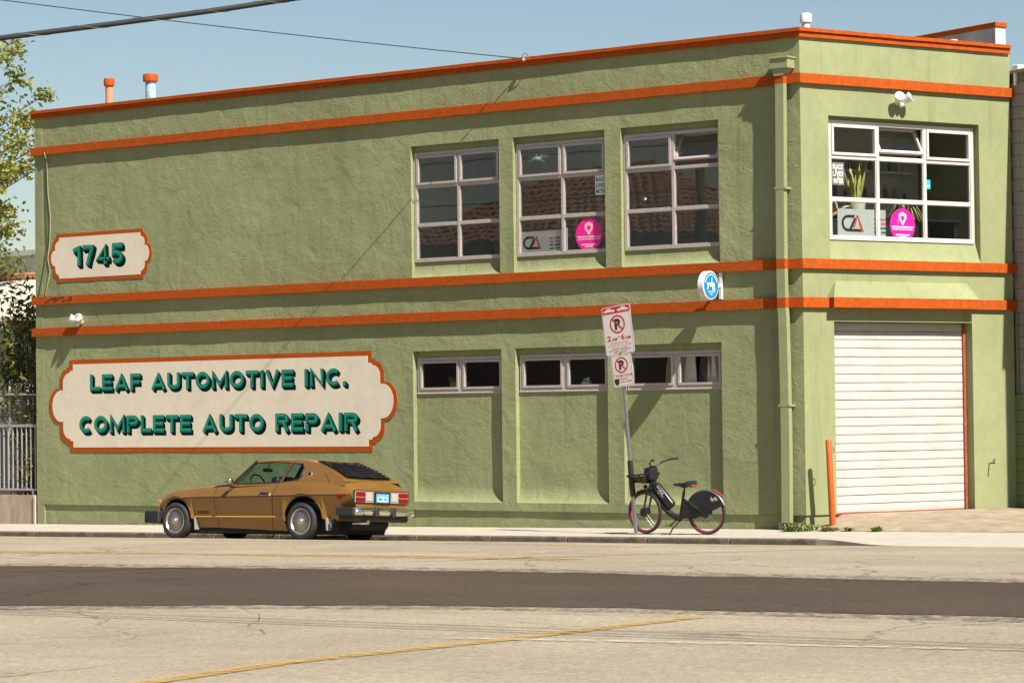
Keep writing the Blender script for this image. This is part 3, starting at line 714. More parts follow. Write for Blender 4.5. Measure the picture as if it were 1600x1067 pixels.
# ---------------- things stuck on or standing behind the glass
def disc(mb,cx,cz,rx,rz_,y,n=40): return mb.poly([(cx+rx*math.cos(2*math.pi*k/n),y,cz+rz_*math.sin(2*math.pi*k/n)) for k in range(n)][::-1])
M_PINK=pm('pink vinyl',(.80,.012,.26),.4); M_PINKL=pm('pale pink print',(.80,.45,.55),.5)
def pink(win,cx,cz,r,y,M):
    mb=MB(); mb.lathe([(r,0),(r,.003)],Matrix.Translation((cx,y,cz))@Matrix.Rotation(R(90),4,'X'),40); o=mb.xf(M).build('round_sticker',M_PINK,win)
    y-=.0045
    hx=[(0,.80),(.30,.66),(.30,.38),(0,-.05),(-.30,.38),(-.30,.66)]
    hi=[(0,.55),(.12,.46),(0,.24),(-.12,.46)]
    q=MB(); n=6
    outer=[(cx+r*x,y,cz+r*z) for x,z in hx]; inner=[(cx+r*x,y,cz+r*z) for x,z in [(0,.58),(.15,.5),(.15,.40),(0,.20),(-.15,.40),(-.15,.5)]]
    for k in range(6): q.poly([outer[k],outer[(k+1)%6],inner[(k+1)%6],inner[k]])
    q.xf(M).build('emblem',M_PINKL,o)
    t=MB(); text_mb('VERDEGO DESIGN,LLC',cx-.88*r,cx+.88*r,cz-.20*r,cz-.07*r,y,.03,mb=t); marks(1,cx-.8*r,cx+.8*r,cz-.30*r,cz-.24*r,y,t,3)
    marks(2,cx-.55*r,cx+.55*r,cz-.64*r,cz-.56*r,y,t,1); marks(3,cx-.3*r,cx+.3*r,cz-.76*r,cz-.69*r,y,t,1)
    t.xf(M).build('print',M_WHITE,o)
M_SILV=pm('brushed silver board',(.50,.50,.47),.4,.25,var=.06)
M_REDP=pm('red print',(.50,.045,.03),.5)
def cza(win,x0,x1,z0,z1,y,M,txt=True):
    o=MB().bbox(x0,x1,y,y+.012,z0,z1,.002).xf(M).build('silver_board',M_SILV,win); h=z1-z0; y-=.002
    H=h*.62; bz=z0+h*.16; u=H; bx=x0+h*.18; w=.17*u
    k=MB(); n=14
    cx,cz,ro,ri=bx+.5*u,bz+.5*u,.5*u,.5*u-w
    rows=[[(cx-ro*math.sin(a),y,cz+ro*math.cos(a)),(cx-ri*math.sin(a),y,cz+ri*math.cos(a))] for a in [math.pi*j/n for j in range(n+1)]]
    k.grid(rows); X=lambda f:bx+f*u
    k.poly([(cx,y,bz+u),(cx,y,bz+u-w),(X(.98),y,bz+u-w),(X(1.05),y,bz+u)]); k.poly([(X(.5),y,bz),(X(.5),y,bz+w),(X(1.55),y,bz+w),(X(1.55),y,bz)])
    y2=y-.0006; k.poly([(X(.98),y2,bz+u-w),(X(1.13),y2,bz+u-w),(X(.72),y2,bz+.001),(X(.50),y2,bz+.001)])
    k.xf(M).build('letters_black',M_BLACK,o)
    y3=y-.0012; a=MB(); ap=(X(1.23),bz+u)
    a.poly([(ap[0]-.03*u,y3,ap[1]),(ap[0]+.05*u,y3,ap[1]),(X(1.72),y3,bz),(X(1.52),y3,bz)]); a.poly([(ap[0]-.03*u,y3,ap[1]),(ap[0]+.05*u,y3,ap[1]-.02*u),(X(1.02),y3,bz+.25*u),(X(.86),y3,bz+.25*u)])
    a.xf(M).build('letter_red',M_REDP,o)
    t=MB(); 
    for j,(s_,c) in enumerate(((4,0),(5,0),(6,1),(7,1))):
        marks(s_,x0+h*1.75,x0+h*2.35,bz+.44*h-.16*h*j,bz+.52*h-.16*h*j,y,None,2).xf(M).build('print',M_REDP if c==0 else M_BLACK,o)
def poster(win,x0,x1,z0,z1,y,M,bgc,fg):
    o=MB().box(x0,x1,y,y+.002,z0,z1).xf(M).build('poster',bgc,win); h=(z1-z0)
    t=MB()
    for j,s_ in enumerate(('BLACK','LIVES','MATTER')): text_mb(s_,x0+.08*(x1-x0),x1-.08*(x1-x0),z1-h*(.31+.31*j),z1-h*(.08+.31*j),y-.0015,.02,mb=t)
    t.xf(M).build('print',fg,o)
M_PAPER=pm('white paper',(.72,.76,.76),.7); M_PAPERG=pm('grey paper',(.13,.13,.125),.7)
pink(WU[1],-4.16,4.79,.27,.108,I4)
cza(WU[1],-5.60,-4.72,4.545,4.90,.128,I4)
MB().bbox(-4.655,-4.62,.128,.145,4.56,4.93,.004).build('rolled_drawing',M_WHITEP,WU[1])
poster(WU[1],-4.02,-3.805,5.44,5.76,.108,I4,M_PAPER,M_BLACK)
MB().lathe([(.022,0),(.022,.004)],Matrix.Translation((-3.02,.110,5.32))@Matrix.Rotation(R(90),4,'X'),16).build('round_sticker',M_WHITE,WU[2])
# starred crack in one upper pane
ck=MB(); rc=random.Random(5)
for k in range(15):
    a=2*math.pi*k/15+rc.uniform(-.15,.15); l=rc.uniform(.08,.24); c=(-5.17,6.13)
    ck.tube([(c[0],.086,c[1]),(c[0]+l*math.cos(a)*1.2,.086,c[1]+l*math.sin(a)*.45)],[.0028,.001],4)
ck.build('crack',pm('cracked glass edge',(.62,.68,.68),.3),WU[1])
pink(WBN,2.19,4.80,.265,.134,WALLB)
cza(WBN,.86,1.86,4.60,5.03,.16,WALLB)
poster(WBN,.735,.985,5.40,5.76,.134,WALLB,M_PAPERG,M_PAPER)
MB().box(2.71,2.80,.134,.136,5.40,5.55).xf(WALLB).build('blue_sticker',pm('cyan vinyl',(.02,.50,.58),.4),WBN)
marks(8,2.72,2.79,5.44,5.465,.132,None,1).xf(WALLB).build('print',M_WHITE,WBN)
# ------------------------------------------------------------------ the gold coupe at the kerb
def interp(tab,x):
    if x<=tab[0][0]: return tab[0][1]
    for (a,va),(b,vb) in zip(tab,tab[1:]):
        if a<=x<=b:
            t=(x-a)/(b-a); return va+(vb-va)*t
    return tab[-1][1]
def smooth_interp(tab,x):
    if x<=tab[0][0]: return tab[0][1]
    if x>=tab[-1][0]: return tab[-1][1]
    k=max(i for i in range(len(tab)) if tab[i][0]<=x); k=min(k,len(tab)-2)
    p=[tab[max(k-1,0)],tab[k],tab[k+1],tab[min(k+2,len(tab)-1)]]
    h=p[2][0]-p[1][0]; t=(x-p[1][0])/h
    m1=(p[2][1]-p[0][1])/max(p[2][0]-p[0][0],1e-6)*h; m2=(p[3][1]-p[1][1])/max(p[3][0]-p[1][0],1e-6)*h
    return (2*t**3-3*t*t+1)*p[1][1]+(t**3-2*t*t+t)*m1+(-2*t**3+3*t*t)*p[2][1]+(t**3-t*t)*m2
def carpaint():
    m=pm('gold metallic paint',(.252,.118,.023),.32,.30,.5,var=.04,vscale=3,coat=.6,dirt=(.2,.11,.04),dscale=1.3,damt=.25); return m
M_GOLD=carpaint(); M_GOLDL=pm('gold trim',(.62,.36,.07),.35,.3)
M_RUB=pm('black rubber',(.018,.018,.018),.6,var=.15,vscale=10); M_TYRE=pm('tyre rubber',(.022,.021,.02),.8,var=.25,vscale=14,bump=.002,bscale=60)
M_CHR=pm('chrome',(.72,.70,.66),.12,1.,var=.05); M_ALU=pm('alloy wheel',(.60,.57,.52),.32,.9,var=.12,vscale=30); M_DARK=pm('dark underbody',(.012,.012,.012),.9)
M_CGL=glassmat('car glass',(.60,.72,.68),1.5); M_RED=pm('red lens',(.20,.004,.004),.3,spec=.2); M_SEAT=pm('dark vinyl',(.02,.02,.022),.5); M_BLKM=pm('satin black',(.015,.015,.016),.35)
M_STRIPE=pm('dark brown stripe',(.035,.018,.008),.5); M_GREYL=pm('grey tail panel',(.42,.40,.37),.35,.5,var=.1,vscale=25)
CX,CYY=-8.385,-3.20; 
CAR=thing('parked_car','gold fastback coupe with black rear window louvres parked at the kerb','car',(CX,CYY,0.),(0,0,0))
zl_,zr_=rz(CX,CYY-.72),rz(CX,CYY+.72)
CAR.location.z=(zl_+zr_)/2; ROLLC=math.atan2(zl_-zr_,1.44); CAR.rotation_euler=(ROLLC,math.atan(SL),math.pi)
WBX=1.384; WR=.300
ZSH=[(-2.40,.800),(-2.2,.885),(-1.9,.895),(-1.3,.915),(-.8,.895),(0,.865),(.5,.845),(1.0,.815),(1.4,.785),(1.64,.745),(1.80,.68),(1.90,.60),(1.95,.52)]
WID=[(-2.40,.735),(-2.2,.765),(-1.8,.795),(-1.3,.81),(-.5,.80),(.5,.79),(1.1,.79),(1.4,.785),(1.65,.75),(1.8,.70),(1.9,.62),(1.95,.55)]
ZCR=[(-2.40,.735),(-1.9,.728),(-.5,.708),(.5,.695),(1.2,.678),(1.6,.645),(1.8,.58),(1.95,.48)]
ZTOP=[(-2.40,.845),(-2.2,.945),(.62,.905),(.9,.885),(1.2,.862),(1.5,.82),(1.7,.765),(1.82,.70),(1.90,.63),(1.95,.54)]
def zlow(x):
    z=interp([(-2.40,.47),(-2.2,.36),(-1.9,.27),(-1.8,.20),(-1.0,.135),(1.0,.135),(1.7,.20),(1.86,.27),(1.95,.34)],x)
    for c,rx,rzz,cz in ((1.384-.005,.355,.365,.30),(-1.384-.04,.420,.405,.30)):
        u=(x-c)/rx
        if abs(u)<1: z=max(z,cz+rzz*math.sqrt(max(0,1-u*u)))
    return z
def shear(x,z):
    f=max(0,1-abs(x+.745)/.30); return -.21*(z-.50)*f
def sect(x,full):
    w=smooth_interp(WID,x); zb=smooth_interp(ZSH,x); zc=smooth_interp(ZCR,x); zt=smooth_interp(ZTOP,x); z0=zlow(x); arch=z0>.30 and -2.0<x<1.75
    zc=max(zc,z0+.02); zb=max(zb,zc+.05)
    fl=.024 if arch else 0.
    P=[(w-.19+fl*6.2,z0),(w-.128+fl*4.2,z0+(zc-z0)*.28),(w-.060+fl*2.0,z0+(zc-z0)*.62),(w-.007,zc-.022),(w,zc-.006),(w-.010,zc+.008),(w-.036,zc+(zb-zc)*.45),(w-.066,zc+(zb-zc)*.8),(w-.095,zb)]
    if full: P+=[(w-.14,zb+(zt-zb)*.32),(w*.70,zb+(zt-zb)*.62),(w*.45,zb+(zt-zb)*.88),(w*.22,zt-.002),(0,zt)]
    return [(x+shear(x,z),y,z) for y,z in P]
def xsamp(a,b,st=.03):
    pts={a,b}
    for c in (1.379-.355,1.379+.355,-1.424-.42,-1.424+.42):
        for d in (-.012,-.003,.003,.012,.03):
            if a<c+d<b: pts.add(c+d)
    n=int((b-a)/st); pts|={a+(b-a)*k/n for k in range(n+1)}
    return sorted(pts)
body=None
def half(a,b,full,side):
    rows=[[(p[0],p[1]*side,p[2]) for p in sect(x,full)] for x in xsamp(a,b)]; body.grid(rows); return rows
def weld(mb,name):
    me=mb.mesh(name,M_GOLD); bm=bmesh.new(); bm.from_mesh(me); bmesh.ops.remove_doubles(bm,verts=bm.verts,dist=.0004); bmesh.ops.recalc_face_normals(bm,faces=bm.faces); bm.to_mesh(me); bm.free()
    me.shade_smooth(); me.set_sharp_from_angle(angle=R(32)); o=bpy.data.objects.new(name,me); COL.objects.link(o); o.parent=CAR; return o
for a,b,ta,tb,x,nm in ((.512,1.95,.62,1.95,1.95,'front_body'),(-2.40,-.752,-2.40,-2.16,-2.40,'rear_body')):
    body=MB()
    for sd in (1,-1):
        half(a,b,False,sd)
        body.grid([[(p[0],p[1]*sd,p[2]) for p in sect(xx,True)[8:]] for xx in [q for q in xsamp(a,b) if ta-.02<=q<=tb+.02]])
    s_=sect(x,True); body.poly([(p[0],p[1],p[2]) for p in s_]+[(p[0],-p[1],p[2]) for p in s_[::-1][1:]])   # closed nose or tail
    weld(body,nm)
for sd in (1,-1):
    rows=[[(p[0],(p[1]+.002)*sd,p[2]) for p in sect(x,False)] for x in xsamp(-.742,.502)]
    d=MB().grid(rows).build('door',M_GOLD,CAR,smooth=32)
    w=.80
    hb=MB().bbox(-.73,-.515,w-.012,w+.012,.70,.765,.008); hb.v=[(v[0],v[1]*sd,v[2]) for v in hb.v]; h_=hb.build('handle',M_CHR,d)
    hb=MB().bbox(-.705,-.54,w+.004,w+.0145,.712,.752,.006); hb.v=[(v[0],v[1]*sd,v[2]) for v in hb.v]; hb.build('handle_recess',M_BLKM,d)
    mb=MB(); mb.sphere((.07,.86*sd,.945),.06,10,8,(.55,1.,.85)); mb.tube([(.10,.74*sd,.87),(.085,.83*sd,.91)],.016,6); mr=mb.build('mirror',M_CHR,d,smooth=50)
    # belt moulding, crease stripe, low gold line
    for nm,tab,off,hh,mt,xa,xb in (('crease_stripe',ZCR,.001,.020,M_STRIPE,-2.30,1.60),):
        rows=[]
        for x in xsamp(xa,xb,.06):
            z=smooth_interp(tab,x)-.006; w_=smooth_interp(WID,x)
            if zlow(x)>z-.03: z=zlow(x)+.03
            rows.append([(x,(w_+.0045)*sd,z-hh),(x,(w_+.0065)*sd,z-hh*.4),(x,(w_+.0045)*sd,z)])
        MB().grid(rows).build(nm,mt,CAR,smooth=60)
    rows=[[(x,(smooth_interp(WID,x)-.112)*sd,.350),(x,(smooth_interp(WID,x)-.088)*sd,.362),(x,(smooth_interp(WID,x)-.096)*sd,.374)] for x in xsamp(-.99,1.0,.1)]
    MB().grid(rows).build('sill_moulding',M_GOLDL,CAR,smooth=60)
    for c,rx,rzz in ((1.379,.355,.365),(-1.424,.42,.405)):
        pts=[]
        for k in range(25):
            a=math.pi*(.03+.94*k/24); x=c+(rx-.002)*math.cos(a); z=.30+(rzz)*math.sin(a)
            pts.append((x,(sect(x,False)[0][1]+.003)*sd,z))
        MB().tube(pts,.013,6).build('arch_lip',M_GOLD,CAR,smooth=60)
    # mud flaps
    for x in (1.0,-1.87):
        f=MB().box(x-.012,x+.004,.60,.735,.15,.36); f.v=[(v[0]-(.42-v[2])*.10,v[1]*sd,v[2]) for v in f.v]; f.build('mud_flap',pm('grey mud flap',(.22,.20,.18),.6),CAR)
# greenhouse sides: door and quarter windows cut in a tumblehome panel
from mathutils.geometry import tessellate_polygon
def yg(z,x): return (.725-(z-.87)*.42)*(1-.05*max(0,-x-1.6))
outer=[(.20,.862),(.10,.90),(-.235,1.268),(-.5,1.288),(-.9,1.286),(-1.25,1.268),(-1.56,1.232),(-1.9,1.10),(-2.2,.955),(-2.25,.86),(-1.9,.875),(-1.3,.905),(-.8,.885),(0,.855)]
win1=[(.075,.892),(-.255,1.240),(-.6,1.252),(-.985,1.238),(-.865,.922),(-.4,.908)]
win2=[(-.915,.926),(-1.03,1.234),(-1.25,1.215),(-1.32,1.12),(-1.315,1.03),(-1.24,.968)]
for sd in (1,-1):
    polys=[[Vector((p[0],p[1],0)) for p in q] for q in (outer,win1[::-1],win2[::-1])]; flat=[p for q in polys for p in q]
    mb=MB(); mb.v=[(p.x,yg(p.y,p.x)*sd,p.y) for p in flat]; mb.f=[tuple(t) for t in tessellate_polygon(polys)]
    mb.build('cabin_side',M_GOLD,CAR)
    for q in (win1,win2):
        mb=MB().poly([(x,(yg(z,x)-.012)*sd,z) for x,z in q]); g=mb.build('side_window',M_CGL,CAR)
        mb=MB(); pts=[(x,(yg(z,x)+.001)*sd,z) for x,z in q]; mb.tube(pts+[pts[0],pts[1]],.011,5); mb.build('window_trim',M_BLKM,g)
    em=MB().lathe([(.045,0),(.045,.008),(.034,.012)],Matrix.Translation((-1.46,yg(1.05,-1.46)*sd,1.05))@Matrix.Rotation(R(-90*sd),4,'X')@Matrix.Rotation(R(0),4,'X'),18)
    e_=em.build('pillar_emblem',M_CHR,CAR,smooth=40)
    MB().lathe([(.028,.0125),(.028,.0145)],Matrix.Translation((-1.46,yg(1.05,-1.46)*sd,1.05))@Matrix.Rotation(R(-90*sd),4,'X'),14).build('emblem_centre',M_BLKM,e_)
ZRC=[(-2.25,.905),(-2.1,.99),(-1.85,1.11),(-1.55,1.215),(-1.25,1.278),(-.9,1.312),(-.5,1.322),(-.2,1.312),(.02,1.285)]
def rail(x):
    for (xa,za),(xb,zb) in zip(outer[2:9],outer[3:10]):
        if xb<=x<=xa: t=(x-xa)/(xb-xa); return za+(zb-za)*t
    return outer[2][1] if x>outer[2][0] else outer[9][1]
rows=[]
for x in frange(-2.21,-.235,.05):
    zr=rail(x); zc=smooth_interp(ZRC,x); y=yg(zr,x)
    rows.append([(x,y*c,zr+(zc-zr)*(1-abs(c)**2.6)) for c in (1,.985,.95,.88,.75,.5,.25,0,-.25,-.5,-.75,-.88,-.95,-.985,-1)])
zr=rail(-.235); rows.append([(-.235+.20*(1-c*c),yg(zr,-.235)*c,zr+(smooth_interp(ZRC,-.235+.2*(1-c*c))-zr-.012)*(1-abs(c)**2.6)) for c in (1,.985,.95,.88,.75,.5,.25,0,-.25,-.5,-.75,-.88,-.95,-.985,-1)])
MB().grid(rows).build('roof',M_GOLD,CAR,smooth=50)
# windscreen and pillars
rows=[]
for t in (0,.25,.5,.75,1):
    row=[]
    for c in (1,.9,.6,.3,0,-.3,-.6,-.9,-1):
        xb=.16+.42*(1-c*c); xt=-.225+.19*(1-c*c); zb_=.865+.03*(1-c*c); zt_=1.262+.018*(1-c*c); yb=.715*c; yt=.565*c
        row.append((xb+(xt-xb)*t,yb+(yt-yb)*t,zb_+(zt_-zb_)*t))
    rows.append(row)
MB().grid(rows).build('windscreen',M_CGL,CAR,smooth=180)
for sd in (1,-1): MB().tube([(.19,.725*sd,.86),(-.03,.645*sd,1.07),(-.24,.565*sd,1.272)],.022,6).build('windscreen_pillar',M_BLKM,CAR,smooth=60)
MB().tube([(.17+.42*(1-c*c),.715*c,.868+.03*(1-c*c)) for c in (-1,-.7,-.35,0,.35,.7,1)],.018,6).build('cowl_trim',M_BLKM,CAR,smooth=60)
for y in (.28,-.25): MB().tube([(.66,y,.905),(.46,y+.16,.925),(.40,y+.36,.935)],.008,5).build('wiper',M_BLKM,CAR)
# hatch glass with louvres
rows=[]
for x in frange(-2.14,-1.50,.08):
    zr=rail(x); zc=smooth_interp(ZRC,x); y=yg(zr,x)
    rows.append([(x,y*c*.80,zr+(zc-zr)*(1-abs(c*.80)**2.6)+.006) for c in (1,.75,.5,.25,0,-.25,-.5,-.75,-1)])
hg=MB().grid(rows).build('hatch_glass',M_BLKM,CAR,smooth=180)
for k in range(9):
    x=-1.50-.072*k; rows=[]
    for dx,up_ in ((.03,.022),(-.045,.046),(-.049,.040),(.026,.016)):
        xx=x+dx; zr=rail(min(xx,-1.3)); zc=smooth_interp(ZRC,xx); y=yg(zr,xx)
        rows.append([(xx,y*c*.82,zr+(zc-zr)*(1-abs(c*.82)**2.6)+up_) for c in (1,.75,.5,.25,0,-.25,-.5,-.75,-1)])
    MB().grid(rows+[rows[0]]).build('louvre_slat',M_BLKM,hg,smooth=30)
for c in (.80,-.80,.27,-.27):
    pts=[]
    for x in frange(-2.15,-1.46,.1): zr=rail(x); pts.append((x,yg(zr,x)*c,zr+(smooth_interp(ZRC,x)-zr)*(1-abs(c)**2.6)+.022))
    MB().tube(pts,.013,5).build('louvre_rail',M_BLKM,hg)
# tail: silver panel, lamps, plate, bumper
tp=MB().bbox(-2.418,-2.398,-.69,.69,.585,.792,.006).build('tail_panel',M_BLKM,CAR)
MB().bbox(-2.424,-2.416,-.665,.665,.60,.778,.004).build('panel_insert',M_GREYL,tp)
for sd in (1,-1):
    for z0,z1 in ((.698,.768),(.612,.682)):
        a,b=sorted((sd*.415,sd*.650)); MB().bbox(-2.436,-2.42,a,b,z0,z1,.006).build('tail_lamp',M_RED,tp)
    a,b=sorted((sd*.25,sd*.385)); MB().bbox(-2.432,-2.42,a,b,.625,.755,.006).build('reversing_lamp',pm('frosted lens',(.36,.33,.30),.35),tp)
    mk=MB().bbox(-2.27,-2.15,.77,.797,.655,.715,.008); mk.v=[(v[0],v[1]*sd,v[2]) for v in mk.v]; mk.build('side_marker',M_RED,CAR)
pr=MB().bbox(-2.436,-2.42,-.205,.205,.592,.775,.004).build('plate_recess',M_BLKM,tp)
MB().bbox(-2.442,-2.432,-.155,.155,.606,.745,.003).build('number_plate',pm('blue number plate',(.10,.33,.50),.4),pr)
MB().box(-2.4435,-2.4415,-.12,.12,.622,.70).build('plate_field',pm('pale plate field',(.45,.60,.68),.4),pr)
t=marks(9,-.105,.105,.640,.685,0,None,2); t.v=[(-2.4445,-v[0],v[2]) for v in t.v]; t.build('plate_characters',pm('navy print',(.02,.04,.12),.5),pr)
# bumpers
def bumper(x,z0,z1,w,d,sgn):
    prf=[]
    pts=[(x-sgn*.12,w),(x-sgn*.05,w-.005),(x,w-.06)]+[(x+sgn*.025*(1-(c/.9)**2),w*c*.9) for c in (.8,.5,.2,0,-.2,-.5,-.8)]+[(x,-w+.06),(x-sgn*.05,-w+.005),(x-sgn*.12,-w)]
    rows=[]
    for px_,py_ in pts:
        n=Vector((sgn,0,0)) if abs(py_)<w-.03 else Vector((sgn*.4,.9*(1 if py_>0 else -1),0)).normalized()
        o=lambda q,zz:(px_+n.x*q,py_+n.y*q,zz)
        h=(z1-z0); rows.append([o(-.05,z0),o(-.012,z0+.006),o(.010,z0+h*.2),o(.012,z0+h*.5),o(.006,z0+h*.56),o(.010,z0+h*.62),o(-.002,z1-.008),o(-.05,z1)])
    return MB().grid(rows,True)
rb=bumper(-2.53,.395,.525,.755,.05,-1).build('rear_bumper',M_CHR,CAR,smooth=40)
for y in (.30,-.12): MB().bbox(-2.605,-2.51,y-.04,y+.04,.375,.53,.012).build('overrider',M_RUB,rb)
for sd in (1,-1):
    mb=MB().bbox(-2.50,-2.12,.735,.79,.39,.52,.015); mb.v=[(v[0],v[1]*sd,v[2]) for v in mb.v]; mb.build('bumper_end',M_RUB,rb)
    mb=MB().bbox(1.74,2.18,.70,.80,.25,.455,.02); mb.v=[(v[0],(v[1]-(.10 if v[0]>2.1 else 0))*sd,v[2]) for v in mb.v]; mb.build('bumper_end',M_RUB,CAR)
    MB().bbox(-2.47,-2.38,sd*.45-.05,sd*.45+.05,.40,.50,.01).build('bumper_bracket',M_DARK,rb)
bumper(2.18,.25,.455,.72,.05,1).build('front_bumper',M_RUB,CAR,smooth=40)
MB().bbox(1.72,1.80,.755,.79,.585,.635,.008).build('indicator_lamp',pm('amber lens',(.55,.16,.02),.25),CAR)
# underside, wells, exhaust, cabin inside
MB().bbox(-2.0,1.80,-.62,.62,.095,.52,.02).build('underbody',M_DARK,CAR)
MB().bbox(-2.42,-2.10,-.70,.70,.30,.50,.03).build('rear_valance',pm('dark valance',(.03,.022,.015),.6),CAR)
MB().tube([(-2.20,.42,.27),(-2.50,.42,.285)],[.035,.035],12).build('exhaust_tip',M_CHR,CAR,smooth=50)
MB().lathe([(.10,-.45),(.11,-.40),(.11,.40),(.10,.45)],Matrix.Translation((-2.1,.0,.27))@Matrix.Rotation(R(90),4,'X'),14).build('silencer',M_DARK,CAR)
MB().bbox(-2.2,.6,-.66,.66,.46,.62,.02).build('cabin_floor',M_SEAT,CAR)
for y in (.36,-.36):
    st=MB().bbox(-.55,.0,y-.24,y+.24,.55,.70,.04,2); st.bbox(-.72,-.56,y-.24,y+.24,.62,1.02,.05,2); st.build('seat',M_SEAT,CAR,smooth=50)
MB().bbox(.12,.56,-.68,.68,.66,.865,.04,2).build('dashboard',M_SEAT,CAR)
mb=MB(); mb.tube([(-.08+.06*math.sin(a),.36+.175*math.cos(a),.90+.16*math.sin(a)) for a in [2*math.pi*k/20 for k in range(21)]],.014,6); mb.tube([(-.08,.36,.90),(.15,.36,.83)],.02,6); mb.tube([(-.08,.19,.90),(-.08,.53,.90)],.01,5); mb.build('steering_wheel',M_SEAT,CAR)
mb=MB().bbox(.03,.055,-.12,.12,1.115,1.175,.012); mb.tube([(.04,0,1.17),(-.02,0,1.285)],.008,5); mb.build('rear_view_mirror',M_BLKM,CAR)
MB().tube([(-1.93,.70,.90),(-1.935,.70,1.23)],.003,4).build('antenna',M_CHR,CAR)
text_mb('280Z',0,.26,.405,.455,0,.02).xf(Matrix.Translation((.93,.7320,0))@Matrix.Rotation(R(180),4,'Z')).build('badge',M_BLKM,CAR)
# wheels
ty=MB().lathe([(.205,-.07),(.225,-.088),(.272,-.090),(.296,-.072),(.300,-.03),(.300,.03),(.296,.072),(.272,.090),(.225,.088),(.205,.07)],Matrix.Rotation(R(-90),4,'X'),40,caps=False).mesh('tyre',M_TYRE,50)
rim=MB(); RX=Matrix.Rotation(R(-90),4,'X')
rim.lathe([(.205,-.06),(.212,.080),(.200,.086),(.190,.070),(.180,.045)],RX,40,caps=False)
for k in range(28):
    T=RX@Matrix.Rotation(2*math.pi*k/28,4,'Z'); s0=len(rim.v); rim.box(.055,.192,-.0055,.0055,.045,.066); 
    rim.v[s0:]=[(v[0],v[1]*(.55+.9*v[0]/.19),v[2]+(.014 if v[0]<.1 else 0)) for v in rim.v[s0:]]; rim.xf(T,s0)
rim.lathe([(.062,.05),(.058,.088),(.04,.098),(.034,.118),(.0,.122)],RX,20,caps=False)
rim=rim.mesh('rim',M_ALU,35)
rbk=MB().lathe([(.19,.035),(.001,.035)],RX,24,caps=False).mesh('rim_back',M_DARK)
for x in (WBX,-WBX):
    for sd in (1,-1):
        w=bpy.data.objects.new('wheel',ty); COL.objects.link(w); w.parent=CAR; w.location=(x,sd*.695,WR-.008); 
        w.rotation_euler=(0,random.uniform(0,6),0 if sd>0 else math.pi)
        for nm,me in (('rim',rim),('rim_back',rbk)):
            o=bpy.data.objects.new(nm,me); COL.objects.link(o); o.parent=w
# ------------------------------------------------------------------ parking sign on its leaning post
PX,PY=-2.17,-1.53; PZ=sz(PX,PY)
# the post leans towards the left end of the long wall
POST=thing('parking_sign_post','leaning perforated steel post with two no-parking signs beside the bicycle','sign',(PX,PY,PZ),(0,R(-4.9),0))
mb=MB(); w=.022
for sx,sy in ((0,-1),(0,1),(-1,0),(1,0)):
    pass
post=MB(); post.box(-w,w,-w+.0005,w,-.15,3.58); post.build('post',M_METAL,POST)
hole=MB().lathe([(.0075,0),(.0075,.0015)],Matrix.Rotation(R(90),4,'X'),8).mesh('hole',M_BLACK)
hm=MB()
for k in range(88): hm.lathe([(.0075,0),(.0075,.0015)],Matrix.Translation((0,-w,.05+k*.026))@Matrix.Rotation(R(90),4,'X'),6)
for k in range(88): hm.lathe([(.0075,0),(.0075,.0015)],Matrix.Translation((w,0,.05+k*.026))@Matrix.Rotation(R(90),4,'Y'),6)
hm.build('perforations',M_BLACK,POST,kind='stuff')
M_SRED=pm('red sign print',(.48,.015,.02),.5,var=.1,vscale=20); M_SWH=pm('white sign sheet',(.60,.555,.52),.45,var=.05,vscale=9,dirt=(.55,.47,.42),dscale=6,damt=.3)
M_FADE=pm('faded red print',(.44,.17,.155),.6,var=.15,vscale=30)
def rrect(x0,x1,z0,z1,r,n=5):
    out=[]
    for cx,cz,a0 in ((x1-r,z1-r,0),(x0+r,z1-r,90),(x0+r,z0+r,180),(x1-r,z0+r,270)):
        out+=[(cx+r*math.cos(R(a0+90*k/n)),cz+r*math.sin(R(a0+90*k/n))) for k in range(n+1)]
    return out
def noP(par,cx,cz,r,y):
    rg=MB(); n=40
    rg.grid([[(cx+q*math.cos(2*math.pi*k/n),y,cz+q*math.sin(2*math.pi*k/n)) for q in (r,r*.83)] for k in range(n+1)])
    d=r*.9*.7071; u=r*.085*.7071
    pm_=MB(); text_mb('P',cx-r*.36,cx+r*.40,cz-r*.60,cz+r*.60,y-.0004,.055,mb=pm_); pm_.build('letter_p',M_BLACK,par)
    rg.poly([(cx-d-u,y-.0009,cz+d-u),(cx-d+u,y-.0009,cz+d+u),(cx+d+u,y-.0009,cz-d+u),(cx+d-u,y-.0009,cz-d-u)])
    rg.build('prohibition_ring',M_SRED,par)
def plate(x0,x1,z0,z1,tilt,nm):
    cx,cz=(x0+x1)/2,(z0+z1)/2
    M=Matrix.Translation((cx,-w-.003,cz))@Matrix.Rotation(R(tilt),4,'Y')@Matrix.Translation((-cx,0,-cz))
    o=bpy.data.objects.new(nm,MB().prism(rrect(x0,x1,z0,z1,.04),-.003,.0,'y').mesh(nm,M_SWH)); COL.objects.link(o); o.parent=POST; o.matrix_local=M
    f=MB(); a=rrect(x0+.012,x1-.012,z0+.012,z1-.012,.032); b=rrect(x0+.018,x1-.018,z0+.018,z1-.018,.028)
    f.grid([[(p[0],-.0036,p[1]),(q[0],-.0036,q[1])] for p,q in zip(a+[a[0]],b+[b[0]])]); f.build('border',M_FADE,o)
    return o
big=plate(-.275,.275,2.83,3.60,-2.0,'sign_plate')
hd_=MB().prism(rrect(-.262,.262,3.485,3.588,.03),-.0045,-.0035,'y').build('header_panel',M_SRED,big)
